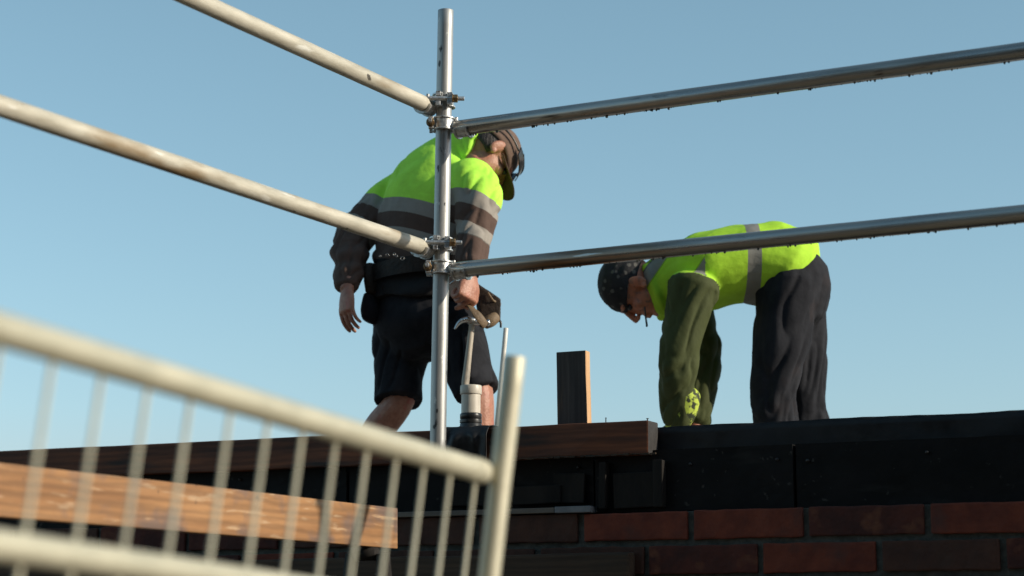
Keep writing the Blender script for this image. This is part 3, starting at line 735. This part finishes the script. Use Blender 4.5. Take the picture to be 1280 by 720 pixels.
def cloth_noise(P, amp, seed, f1=8.0, f2=20.0):
    o = Vector((seed, seed * 1.7, -seed))
    W = P + noise.noise_vector(P * 4.0 + o) * .05
    n1 = noise.noise(W * f1 + o); n2 = noise.noise(Vector((W.x * f1 * .8, W.y * f1 * .8, W.z * f1 * 1.5)) + o * 2); n3 = noise.noise(W * f2 + o * 3)
    mk = max(0.0, min(1.0, noise.noise(P * 5.5 + o * 5) * 2.4 + .25)); mk2 = max(0.0, min(1.0, noise.noise(P * 7 - o * 4) * 2.4 + .1))
    crease = max(0.0, 1 - abs(n2) * 5.5) ** 1.3 * mk
    crease2 = max(0.0, 1 - abs(n3) * 5.0) ** 1.3 * mk2
    return amp * (n1 * 1.1 - crease * 1.1 - crease2 * .5 + .2)
def ridge(x, w=4.5): return max(0.0, 1 - abs(x) * w) ** 1.2
def drawn(P, d, k=.78): return P - d * (P.dot(d) * k)          # features become long along d
def limb_folds(P, a, b, seed, ft, amp, rmax):
    "creases that run part of the way round a sleeve or leg, uneven along it"
    ax = b - a; L = ax.length; ax = ax / L
    t = (P - a).dot(ax); r = P - a - ax * t
    if r.length > rmax or t < -.03 or t > L + .05 or r.length < 1e-5: return 0.0
    r = r.normalized()
    w = Vector((r.x * 1.1, r.y * 1.1, t * ft + r.dot(Vector((.6, .5, .62))) * 1.3)) + Vector((seed, -seed, seed * .5))
    n = noise.noise(w); n2 = noise.noise(Vector((w.x * 1.2, w.y * 1.2, w.z * 1.2 + 7)))
    fade = min(1.0, max(0.0, (t + .03) / .04)) * min(1.0, max(.25, (L - t + .03) / .06))
    return amp * fade * (n * .8 - ridge(n2, 2.8) * .9 + .3)
def boot(name, toe_dir, p, root):
    d = Vector((toe_dir.x, toe_dir.y, 0)).normalized(); sd = Vector((d.y, -d.x, 0))
    g = [limb_geo([(tuple(p - d * .07 + Vector((0, 0, .045))), .036, .042), (tuple(p + Vector((0, 0, .045))), .042, .044), (tuple(p + d * .10 + Vector((0, 0, .036))), .047, .034), (tuple(p + d * .17 + Vector((0, 0, .028))), .042, .026)], sd, n=16, sub=4),
         limb_geo([(tuple(p + Vector((0, 0, .03)) - d * .02), .046, .05), (tuple(p + Vector((0, 0, .17)) - d * .02), .050, .052)], sd, n=16, sub=3)]
    obj(name, union(g, .006, 4), M['boot'], root)

# ---------------- worker with the cap
def worker_cap():
    Yw = 6.86
    base = at(520, 655, Yw); base.z = DECK_Z
    root = empty('person', base, 'worker in lime and dark jacket, shorts and brown cap, bending beside the standard', 'person')
    Fw = Vector((.66, .75, 0)); Rw = Vector((.75, -.66, 0))
    A = lambda x, y, dy=0.0: at(x, y, Yw + dy)
    # joints
    hip_l, knee_l, ank_l = A(502, 405, .10), A(499, 500, .02), A(418, 632, .20)
    hip_r, knee_r, ank_r = A(562, 405, -.02), A(597, 492, -.10), A(611, 640, -.06)
    sh_l, el_l, wr_l = A(494, 240, .15), A(440, 300, .05), A(434, 360, -.10)
    sh_r, el_r, wr_r = A(598, 223, -.10), A(593, 293, -.20), A(588, 344, -.30)
    # head
    hc = A(611, 193, -.01)
    u = Vector((.76, .48, .43)).normalized(); fw = Vector((.47, .16, -.86)); fw = (fw - u * fw.dot(u)).normalized()
    Mh = m4(basis(fw, u), hc)
    neck = A(576, 194, .06)
    g = head_geo(Mh)
    g.append(limb_geo([(tuple(A(560, 215, .05)), .09, .07), (tuple(neck), .066, .06), (tuple(A(588, 192, .04)), .058, .055), (tuple(hc - u * .03 - fw * .02), .056, .055)], Rw, sub=4))
    # torso under the clothes, arms, legs
    g.append(limb_geo([(tuple(A(522, 395)), .15, .11), (tuple(A(524, 340)), .145, .105), (tuple(A(532, 285, .02)), .15, .11), (tuple(A(548, 230, .04)), .15, .10), (tuple(neck), .07, .06)], Rw, sub=4))
    g.append(limb_geo([(tuple(sh_l), .05, .05), (tuple(el_l), .042, .042), (tuple(wr_l), .027, .024)], Rw, sub=5))
    g.append(limb_geo([(tuple(sh_r), .05, .05), (tuple(el_r), .042, .042), (tuple(wr_r), .027, .024)], Rw, sub=5))
    for h, k, a, sw in ((hip_l, knee_l, ank_l, 1), (hip_r, knee_r, ank_r, 1)):
        d = a - k
        g.append(limb_geo([(tuple(h), .085, .085), (tuple((h + k) / 2), .072, .072), (tuple(k), .052, .054), (tuple(k + d * .28 - Fw * .012), .053, .056), (tuple(k + d * .62), .042, .043), (tuple(a), .032, .035), (tuple(a - Vector((0, 0, .05))), .035, .04)], Rw, sub=5))
    hl = basis(Vector((.03, -.15, -1)), Vector((-.75, -.6, 0)))
    g += hand_geo(m4(hl, wr_l), 1, (.30, .35, .25), thumb_curl=.3)
    hr = basis(Vector((-.12, -.25, -.95)), Vector((.72, -.68, 0.05)))
    g += hand_geo(m4(hr, wr_r + Vector((0, 0, .004))), -1, (1.15, 1.35, .85), thumb_curl=1.0, k=1.08)
    body = union(g, .0036, 2)
    obj('body', body, M['skin'], root)
    eyes(Mh, root)
    # short hair under the cap
    v, f = ell_geo((0, -.018, .020), (.078, .096, .088), nu=30, nv=20)
    keep = [q for q in f if all((v[i].z < .05 and v[i].y < .012 and v[i].z > -.048) for i in q)]
    used = sorted({i for q in keep for i in q}); mp = {o: n for n, o in enumerate(used)}
    hm = MB().add([Mh @ v[i] for i in used], [[mp[i] for i in q] for q in keep]).mesh()
    ho = obj('hair', hm, M['hair'], root); sm = ho.modifiers.new('t', 'SOLIDIFY'); sm.thickness = .006
    # jacket
    hem = A(522, 372); spd = (A(574, 190) - hem).normalized()
    parts = [limb_geo([(tuple(A(521, 379)), .188, .144), (tuple(A(523, 350)), .180, .138), (tuple(A(526, 318)), .178, .138), (tuple(A(531, 285, .01)), .186, .142), (tuple(A(540, 250, .03)), .200, .145),
                       (tuple(A(549, 224, .04)), .192, .125), (tuple(A(562, 203, .05)), .125, .098), (tuple(A(576, 191, .05)), .085, .078), (tuple(A(588, 183, .04)), .074, .07)], Rw, n=28, sub=5, cap=False)]
    parts.append(limb_geo([(tuple(sh_l + Rw * .05), .072, .078), (tuple(sh_l * .75 + el_l * .25), .074, .076), (tuple((sh_l + el_l) / 2), .072, .072), (tuple(el_l), .066, .066), (tuple((el_l + wr_l) / 2), .058, .056), (tuple(wr_l + (el_l - wr_l) * .06), .044, .042)], Rw, n=20, sub=5))
    parts.append(limb_geo([(tuple(sh_r - Rw * .04), .086, .088), (tuple(sh_r * .72 + el_r * .28), .085, .085), (tuple((sh_r + el_r) / 2 + Rw * .004), .080, .078), (tuple(sh_r * .22 + el_r * .78), .071, .069), (tuple(el_r), .060, .060), (tuple((el_r + wr_r) / 2), .055, .053), (tuple(wr_r + (el_r - wr_r) * .10), .046, .044)], Rw, n=20, sub=5))
    # stand-up collar
    parts.append(limb_geo([(tuple(A(574, 192, .05)), .088, .082), (tuple(A(588, 188, .035)), .096, .092), (tuple(A(606, 193, .0)), .104, .100)], Rw, n=22, sub=3, cap=False))
    jk = union(parts, .0058, 11)
    def disp(P, n):
        dl, tl = bone_dist(P, sh_l, el_l); dr, tr = bone_dist(P, sh_r, el_r); dt, tt = bone_dist(P, hem, A(562, 203, .05))
        dfr, tfr = bone_dist(P, el_r, wr_r); dfl, tfl = bone_dist(P, el_l, wr_l)
        arm = min(dl, dr, dfl, dfr)
        dg = (Rw * .75 + spd * .66).normalized(); dg2 = (Rw * -.55 + spd * .83).normalized()
        z = .0045 * noise.noise(P * 6.5)
        w = min(1.0, max(.25, (arm - .06) / .06))
        z += w * .0075 * (noise.noise(drawn(P, dg) * 15 + Vector((3, 1, 2))) - .8 * ridge(noise.noise(drawn(P, dg2, .85) * 12), 5) * max(0, min(1, .3 + 2 * noise.noise(P * 5))))
        z += limb_folds(P, sh_r, el_r, 2.1, 8.5, .010, .12) * (1.0 if tr > .05 else .8) + limb_folds(P, sh_l, el_l, 5.7, 8.5, .009, .11)
        z += limb_folds(P, el_r, wr_r, 3.4, 10, .009, .09) + limb_folds(P, el_l, wr_l, 8.9, 10, .009, .09)
        v = (P - hem).dot(spd)
        if min(dl, dr) > .09: z += .006 * math.sin(v * 70 + 5 * noise.noise(P * 7)) * math.exp(-((v - .06) / .07) ** 2)
        return z
    displace(jk, disp)
    def q(P):
        dl, tl = bone_dist(P, sh_l, el_l); dr, tr = bone_dist(P, sh_r, el_r)
        dfr, _ = bone_dist(P, el_r, wr_r); dfl, _ = bone_dist(P, el_l, wr_l)
        v = (P - hem).dot(spd); side = (P - A(540, 250, .03)).dot(Rw)
        sag = .010 * math.cos(side * 8)
        qt = .297 - v + sag
        if (dl < .098 and tl > .03 and side < -.135) or dfl < .075: return min(.19, tl - .090)
        if (dr < .102 and tr > .02 and side > .120) or dfr < .075: return min(.19, tr - .082 - .50 * (P - sh_r).dot(Rw) + .010 * noise.noise(P * 6))
        return qt
    set_q(jk, q)
    obj('jacket', jk, M['jacket'], root)
    # shorts
    parts = [limb_geo([(tuple(A(520, 352)), .145, .105), (tuple(A(522, 378)), .164, .124), (tuple(A(526, 405)), .178, .14), (tuple(A(530, 428)), .15, .115)], Rw, n=26, sub=4)]
    d = knee_l - hip_l
    parts.append(limb_geo([(tuple(hip_l + Vector((0, 0, .02))), .098, .10), (tuple(hip_l + d * .45), .092, .095), (tuple(hip_l + d * .8), .084, .086), (tuple(hip_l + d * 1.02), .083, .086)], Rw, n=22, sub=5, cap=False))
    d = knee_r - hip_r
    parts.append(limb_geo([(tuple(hip_r + Vector((0, 0, .02))), .098, .105), (tuple(hip_r + d * .45), .094, .10), (tuple(hip_r + d * .8), .080, .086), (tuple(hip_r + d * .99), .076, .084)], Rw, n=22, sub=5, cap=False))
    sh = union(parts, .0055, 3)
    displace(sh, lambda P, n: .005 * noise.noise(P * 8) + limb_folds(P, hip_l, knee_l, 2.9, 7, .009, .13) + limb_folds(P, hip_r, knee_r, 6.3, 7, .009, .13))
    so = obj('shorts', sh, M['shorts'], root)
    # cargo pocket on the right thigh
    pc = hip_r + (knee_r - hip_r) * .50 + Rw * .088 - Fw * .03
    pk = union([limb_geo([(tuple(pc + Vector((-.012, 0, .075))), .014, .052), (tuple(pc), .020, .06), (tuple(pc + Vector((.012, 0, -.075))), .016, .058)], Rw, n=16, sub=4)], .006, 3)
    displace(pk, lambda P, n: cloth_noise(P, .005, 7.7, 14, 30))
    obj('cargo_pocket', pk, M['shorts'], so)
    boot('boot', Fw - Rw * .3, Vector((ank_l.x, ank_l.y, DECK_Z)), root); boot('boot', Fw, Vector((ank_r.x, ank_r.y, DECK_Z)), root)
    # cap
    crown = MB(); v = []; f = []; nu, nv = 40, 14
    for j in range(nv + 1):
        t = (math.pi / 2) * (1 - j / nv)
        for k in range(nu):
            a = 2 * math.pi * k / nu
            p = Vector((.083 * math.cos(t) * math.cos(a), -.010 + .108 * math.cos(t) * math.sin(a), .014 + .113 * math.sin(t) ** .92))
            p.z -= .030 * math.cos(t) ** 2 * (1 if math.sin(a) < 0 else .1) * abs(math.sin(a))
            seam_ = .0012 * abs(math.sin(3 * a)) ; p += Vector((0, 0, seam_))
            v.append(Mh @ p)
    for j in range(nv):
        for k in range(nu): f.append((j * nu + k, j * nu + (k + 1) % nu, (j + 1) * nu + (k + 1) % nu, (j + 1) * nu + k))
    v2 = v
    co = obj('cap', crown.add(v2[::-1], [[len(v2) - 1 - i for i in q_] for q_ in f]).mesh(), M['cap'], root)
    s_ = co.modifiers.new('t', 'SOLIDIFY'); s_.thickness = .003; s_.offset = 1
    bb = MB(); v = []; f = []; nu, nv = 22, 9
    for j in range(nv + 1):
        for k in range(nu + 1):
            a = R(-72 + 144 * k / nu); e = j / nv
            ext = .082 * e * (math.cos(a * .92) ** .45)
            x = (.080 + ext * .10) * math.sin(a); y = -.010 + .104 * math.cos(a) + ext
            z = .022 - .012 * e - 2.2 * x * x - .004
            v.append(Mh @ Vector((x, y, z)))
    for j in range(nv):
        for k in range(nu): f.append((j * (nu + 1) + k, j * (nu + 1) + k + 1, (j + 1) * (nu + 1) + k + 1, (j + 1) * (nu + 1) + k))
    bo = obj('cap_brim', bb.add(v, f).mesh(), M['brim'], co)
    s_ = bo.modifiers.new('t', 'SOLIDIFY'); s_.thickness = .004
    gt = MB().add(*ell_geo(Mh @ Vector((0, -.010, .130)), (.006, .006, .006), nu=10, nv=8)); obj('cap_button', gt.mesh(), M['cap'], co)
    # sunglasses pushed up on the cap
    sg = empty('sunglasses', Mh @ Vector((0, .10, .06)), 'dark wraparound sunglasses resting on the brown cap', 'sunglasses')
    for s in (-1, 1):
        b = MB(); v = []; f = []; nu, nv = 14, 8
        for j in range(nv + 1):
            for k in range(nu + 1):
                a = R(4 + 64 * k / nu); h = -.019 + .038 * j / nv
                sq = 1 - .35 * (k / nu) ** 3
                x = s * .090 * math.sin(a); y = -.004 + .116 * math.cos(a) - .10 * abs(h) ** 1.3 ; z = .064 + h * sq
                y -= .55 * (h + .004)
                v.append(Mh @ Vector((x, y, z)))
        for j in range(nv):
            for k in range(nu): f.append((j * (nu + 1) + k, j * (nu + 1) + k + 1, (j + 1) * (nu + 1) + k + 1, (j + 1) * (nu + 1) + k))
        o = obj('lens', b.add(v, f).mesh(), M['lens'], sg); s_ = o.modifiers.new('t', 'SOLIDIFY'); s_.thickness = .003
        g2 = limb_geo([(tuple(Mh @ Vector((s * .085, .036, .062))), .004, .003), (tuple(Mh @ Vector((s * .091, -.01, .058))), .004, .003), (tuple(Mh @ Vector((s * .088, -.055, .046))), .005, .003)], u, n=8, sub=3)
        obj('temple_arm', MB().add(*g2).mesh(), M['plastic_black'], sg)
    g2 = limb_geo([(tuple(Mh @ Vector((x, -.004 + .117 * math.sqrt(max(0, 1 - (x / .09) ** 2)) - .008, .080))), .003, .003) for x in (-.075, -.04, 0, .04, .075)], u, n=8, sub=4)
    obj('frame', MB().add(*g2).mesh(), M['plastic_black'], sg)
    # tool belt
    v = []; f = []; n = 48
    for k in range(n):
        a = 2 * math.pi * k / n; c = A(523, 343) - Vector((0, 0, .0))
        for (e, h) in ((1.0, -.028), (1.035, -.028), (1.035, .028), (1.0, .028)):
            wob = 1 + .01 * noise.noise(Vector((math.cos(a) * 2, math.sin(a) * 2, 5)))
            v.append(c + Rw * .192 * e * wob * math.cos(a) + Fw * .150 * e * wob * math.sin(a) + Vector((0, 0, h + .012 * math.cos(a))))
    for k in range(n):
        for j in range(4): f.append((k * 4 + j, ((k + 1) % n) * 4 + j, ((k + 1) % n) * 4 + (j + 1) % 4, k * 4 + (j + 1) % 4))
    belt = obj('tool_belt', MB().add(v, f).mesh(), M['leather'], root, smooth=False)
    def pouch(name, pts, side, m, seed, par=belt):
        me = union([limb_geo(pts, side, n=20, sub=5)], .005, 3)
        displace(me, lambda P, n: cloth_noise(P, .005, seed, 12, 30)); return obj(name, me, m, par)
    pouch('pouch', [(tuple(A(470, 333, -.02)), .020, .05), (tuple(A(470, 350, -.02)), .024, .055), (tuple(A(470, 366, -.02)), .020, .05)], Rw, M['leather'], 2.2)
    pouch('pouch', [(tuple(A(471, 372, .0)), .026, .06), (tuple(A(469, 388, .0)), .034, .062), (tuple(A(468, 399, .0)), .030, .055)], Rw, M['shorts'], 3.2)
    cs = [(597, 355), (627, 374), (625, 402), (601, 409)]
    v8 = [A(x, y, -.245) for x, y in cs] + [A(x - 3, y - 2, -.13) for x, y in cs]
    me = union([(v8, [(0, 1, 2, 3), (7, 6, 5, 4), (0, 4, 5, 1), (1, 5, 6, 2), (2, 6, 7, 3), (3, 7, 4, 0)])], .004, 5)
    displace(me, lambda P, n: cloth_noise(P, .0045, 5.2, 12, 24)); obj('leather_pouch', me, M['leather'], belt)
    pouch('pouch_panel', [(tuple(A(606, 404, -.26)), .020, .012), (tuple(A(613, 401, -.26)), .020, .014), (tuple(A(620, 396, -.25)), .016, .012)], Vector((0, 0, 1)), M['tan'], 6.2)
    st = MB().add(*limb_geo([(tuple(A(584, 379, -.27)), .0035, .014), (tuple(A(592, 388, -.33)), .0035, .014), (tuple(A(600, 398, -.335)), .0035, .015), (tuple(A(607, 407, -.315)), .0035, .014)], Vector((.45, -.88, 0)), n=12, sub=4))
    obj('hammer_loop', st.mesh(), M['tan'], belt)
    st = MB().add(*limb_geo([(tuple(A(610, 366, -.25)), .002, .0035), (tuple(A(617, 376, -.25)), .002, .0035), (tuple(A(625, 379, -.22)), .002, .0035), (tuple(A(622, 390, -.2)), .002, .0035)], Vector((0, -1, 0)), n=8, sub=5))
    obj('pouch_piping', st.mesh(), M['tan'], belt)
    st = MB().add(*limb_geo([(tuple(A(621, 399, -.2)), .004, .004), (tuple(A(625.5, 402, -.2)), .004, .004), (tuple(A(626, 409, -.2)), .0035, .0035)], Vector((0, -1, 0)), n=8, sub=4))
    obj('strap_end', st.mesh(), M['plastic_black'], belt)
    for (x, y, r_) in ((475, 320, .003), (484, 318.5, .0045), (493, 318, .0045), (496, 320, .003), (503, 323, .006)):
        v = []; f = []; c = A(x, y, -.205)
        for i in range(16):
            a = 2 * math.pi * i / 16
            for j in range(6):
                b_ = 2 * math.pi * j / 6; rr = r_ + .0008 * math.cos(b_)
                v.append(c + Vector((rr * math.cos(a), .0008 * math.sin(b_), rr * math.sin(a))))
        for i in range(16):
            for j in range(6): f.append((i * 6 + j, ((i + 1) % 16) * 6 + j, ((i + 1) % 16) * 6 + (j + 1) % 6, i * 6 + (j + 1) % 6))
        obj('eyelet', MB().add(v, f).mesh(), M['wet'], belt)
    # hammer hanging in its loop
    hd = empty('claw_hammer', A(583, 480, -.30), 'claw hammer hanging from the tool belt, handle pointing down', 'hammer')
    hp0 = A(590, 405, -.305); hp1 = A(581, 484, -.31)
    dn = (hp1 - hp0)
    hg = limb_geo([(tuple(hp0), .0095, .010), (tuple(hp0 + dn * .3), .0102, .011), (tuple(hp0 + dn * .6), .0112, .0125), (tuple(hp0 + dn * .9), .0126, .0145), (tuple(hp1), .012, .0135)], Vector((1, 0, 0)), n=18, sub=4)
    obj('handle', MB().add(*hg).mesh(), M['handle'], hd)
    for s in (-1, 1):
        cl = limb_geo([(tuple(A(592, 401.5, -.306)), .0115, .0105), (tuple(A(584, 399.5, -.308 + s * .006)), .0105, .009), (tuple(A(577, 401, -.308 + s * .011)), .0085, .008), (tuple(A(572, 405.5, -.308 + s * .013)), .0060, .007), (tuple(A(568.5, 411, -.308 + s * .014)), .0030, .006)], Vector((.4, 0, 1)), n=14, sub=5)
        obj('claw', MB().add(*cl).mesh(), M['steel'], hd)
    hb = MB().add(*limb_geo([(tuple(A(586, 402, -.306)), .0100, .0095), (tuple(A(592, 402.5, -.306)), .0115, .0115), (tuple(A(599, 403.5, -.304)), .0085, .0085), (tuple(A(605, 403.5, -.302)), .0100, .0100), (tuple(A(610, 403.5, -.30)), .0125, .0125)], Vector((0, 0, 1)), n=18, sub=5))
    obj('poll', hb.mesh(), M['steel'], hd)
    # the bright little tool in the fist
    tl = MB().add(*limb_geo([(tuple(A(563, 355, -.33)), .003, .005), (tuple(A(568, 351.5, -.335)), .0035, .006), (tuple(A(574, 350, -.33)), .004, .006), (tuple(A(586, 360, -.31)), .004, .005)], Vector((0, 0, 1)), n=12, sub=4))
    tag(obj('hand_tool', tl.mesh(), M['steel']), 'small shiny metal tool gripped in the fist beside the standard', 'tool')
worker_cap()

# ---------------- worker with the bandana
def worker_bandana():
    Yw = 6.88
    base = at(975, 655, Yw); base.z = DECK_Z
    root = empty('person', base, 'worker in black patterned bandana and lime vest, stooping head down over the wall', 'person')
    A = lambda x, y, dy=0.0: at(x, y, Yw + dy)
    Sd = Vector((0, 1, 0))                                  # across the body: away from the camera
    hc = A(794, 359)
    u = Vector((-.97, .06, -.02)).normalized(); fw = Vector((-.16, .0, -.98)); u = Vector((-.965, .05, .17)).normalized(); fw = (fw - u * fw.dot(u)).normalized()
    Mh = m4(basis(fw, u), hc)
    sh_n, el_n, wr_n = A(862, 366, -.17), A(848, 452, -.19), A(845, 532, -.12)
    sh_f, el_f, wr_f = A(856, 350, .19), A(880, 440, .20), A(868, 535, .10)
    hip_n, knee_n, ank_n = A(985, 350, -.09), A(968, 500, -.10), A(985, 640, -.09)
    hip_f, knee_f, ank_f = A(992, 348, .10), A(1005, 500, .10), A(1030, 640, .10)
    g = head_geo(Mh)
    g.append(limb_geo([(tuple(hc - u * .03 - fw * .02), .058, .058), (tuple(A(812, 362)), .058, .060), (tuple(A(832, 356)), .07, .066), (tuple(A(852, 352)), .10, .08)], Sd, sub=4))
    g.append(limb_geo([(tuple(A(850, 350)), .14, .09), (tuple(A(890, 335)), .15, .105), (tuple(A(935, 328)), .14, .10), (tuple(A(985, 340)), .15, .11)], Sd, sub=4))
    for a, b, c in ((sh_n, el_n, wr_n), (sh_f, el_f, wr_f)):
        g.append(limb_geo([(tuple(a), .05, .05), (tuple(b), .042, .042), (tuple(c), .027, .025)], Sd, sub=5))
    for a, b, c in ((hip_n, knee_n, ank_n), (hip_f, knee_f, ank_f)):
        g.append(limb_geo([(tuple(a), .085, .085), (tuple(b), .054, .054), (tuple(b * .6 + c * .4), .052, .052), (tuple(c), .035, .036)], Sd, sub=5))
    hb = basis(Vector((-.35, .05, -.93)), Vector((-.3, -.95, .1)))
    g += hand_geo(m4(hb, wr_n), 1, (.5, .5, .35)); g += hand_geo(m4(basis(Vector((-.35, .05, -.93)), Vector((-.3, .95, .1))), wr_f), -1, (.5, .5, .35))
    obj('body', union(g, .0036, 2), M['skin2'], root)
    eyes(Mh, root)
    # bandana: covers the skull down to the brow, tied at the back
    v = []; f = []; nu, nv = 44, 22
    for j in range(nv + 1):
        t = (math.pi * .60) * j / nv
        for k in range(nu):
            a = 2 * math.pi * k / nu; sa = math.sin(a)
            lim = .56 if sa > 0 else .64
            tt = math.pi * (lim - .04 * abs(math.cos(a)) ** 2) * j / nv
            p = Vector((.082 * math.sin(tt) * math.cos(a), -.012 + .104 * math.sin(tt) * sa, .030 + .099 * math.cos(tt)))
            w = .0022 * noise.noise(p * 40) + .0025 * math.sin(p.z * 120 + 6 * p.x * 20) * (j / nv)
            p += p.normalized() * w
            v.append(Mh @ p)
    for j in range(nv):
        for k in range(nu): f.append((j * nu + k, (j + 1) * nu + k, (j + 1) * nu + (k + 1) % nu, j * nu + (k + 1) % nu))
    bo = obj('bandana', MB().add(v, f).mesh(), M['bandana'], root); s_ = bo.modifiers.new('t', 'SOLIDIFY'); s_.thickness = .003; s_.offset = 1
    kn = union([xf(ell_geo((0, -.118, .005), (.022, .016, .018)), Mh), xf(limb_geo([((.0, -.118, .0), .014, .006), ((.020, -.130, -.03), .018, .005), ((.030, -.128, -.07), .012, .004)], Vector((1, 0, 0)), sub=4), Mh),
                xf(limb_geo([((.0, -.118, .0), .014, .006), ((-.022, -.132, -.025), .018, .005), ((-.038, -.134, -.055), .012, .004)], Vector((1, 0, 0)), sub=4), Mh)], .004, 2)
    obj('bandana_knot', kn, M['bandana'], bo)
    # vest and sleeves
    parts = [limb_geo([(tuple(A(818, 355)), .082, .085), (tuple(A(830, 352)), .105, .098), (tuple(A(852, 348)), .165, .118), (tuple(A(880, 340)), .195, .135), (tuple(A(925, 331)), .190, .135), (tuple(A(965, 332)), .190, .15), (tuple(A(982, 340)), .188, .155)], Sd, n=28, sub=5)]
    parts.append(limb_geo([(tuple(A(806, 336)), .075, .022), (tuple(A(812, 352)), .088, .028), (tuple(A(821, 376)), .082, .030), (tuple(A(830, 394)), .055, .026)], Sd, n=20, sub=4))
    for a, b, c in ((sh_n, el_n, wr_n), (sh_f, el_f, wr_f)):
        parts.append(limb_geo([(tuple(a + Vector((.02, 0, .02))), .085, .090), (tuple(a * .6 + b * .4), .072, .074), (tuple(b), .064, .066), (tuple((b + c) / 2), .060, .060), (tuple(b * .1 + c * .9), .052, .052)], Sd, n=20, sub=5))
    jk = union(parts, .0058, 4)
    def disp(P, n):
        z = .004 * noise.noise(P * 7)
        z += .007 * (noise.noise(drawn(P, Vector((.25, 0, .97))) * 13) - .8 * ridge(noise.noise(drawn(P, Vector((.5, .2, .84)), .85) * 11 + Vector((5, 5, 5))), 5) * max(0, min(1, .3 + 2 * noise.noise(P * 5))))
        for a, b, c, e in ((sh_n, el_n, wr_n, 1.2), (sh_f, el_f, wr_f, 6.2)):
            z += limb_folds(P, a, b, e, 8.5, .009, .10) + limb_folds(P, b, c, e + 2, 9.5, .009, .09)
        return z
    displace(jk, disp)
    nk = A(818, 358)
    def q(P):
        for a, b, c in ((sh_n, el_n, wr_n), (sh_f, el_f, wr_f)):
            d1, t1 = bone_dist(P, a, b); d2, t2 = bone_dist(P, b, c)
            if d2 < .085: return .4
            if d1 < .108 and t1 > -.05 + .010 * noise.noise(P * 20) and abs(P.y - a.y) < .10: return .4
        x = P.x - nk.x
        return -.03 + abs((x - .045) * .8 - (P.z - nk.z) * .55) if x < .16 else (.04 if .30 < x < .35 else -.2)
    set_q(jk, q)
    obj('jacket', jk, M['vest'], root)
    dc = MB().add(*limb_geo([(tuple(A(806, 384, -.07)), .0028, .0028), (tuple(A(807, 396, -.075)), .0028, .0028), (tuple(A(808.5, 406, -.075)), .0036, .0036), (tuple(A(808, 408, -.075)), .0030, .0030)], Vector((0, 1, 0)), n=8, sub=4))
    obj('drawstring', dc.mesh(), M['plastic_black'], root)
    g = hand_geo(m4(hb, wr_n), 1, (.5, .5, .35), k=1.10)
    g.append(limb_geo([(tuple(wr_n + (el_n - wr_n) * .48 + Vector((.028, -.01, 0))), .050, .050), (tuple(wr_n + (el_n - wr_n) * .25 + Vector((.02, -.01, 0))), .050, .050), (tuple(wr_n), .040, .040)], Sd, sub=4))
    obj('glove', union(g, .0045, 2), M['glove'], root)
    parts = [limb_geo([(tuple(A(972, 342)), .150, .12), (tuple(A(990, 352)), .168, .132), (tuple(A(990, 385)), .15, .12)], Sd, n=24, sub=4)]
    for a, b, c in ((hip_n, knee_n, ank_n), (hip_f, knee_f, ank_f)):
        parts.append(limb_geo([(tuple(a), .10, .11), (tuple((a + b) / 2), .090, .095), (tuple(b), .074, .076), (tuple((b + c) / 2), .070, .072), (tuple(c + Vector((0, 0, .03))), .064, .066)], Sd, n=20, sub=5))
    tr = union(parts, .0065, 4); displace(tr, lambda P, n: .004 * noise.noise(P * 8) + sum(limb_folds(P, a, b, e, 6, .011, .14) + limb_folds(P, b, c, e + 1, 8, .010, .11) for a, b, c, e in ((hip_n, knee_n, ank_n, 1.7), (hip_f, knee_f, ank_f, 4.4))))
    obj('trousers', tr, M['shorts'], root)
    boot('boot', Vector((-1, -.1, 0)), Vector((ank_n.x, ank_n.y, DECK_Z)), root); boot('boot', Vector((-1, .1, 0)), Vector((ank_f.x, ank_f.y, DECK_Z)), root)
worker_bandana()
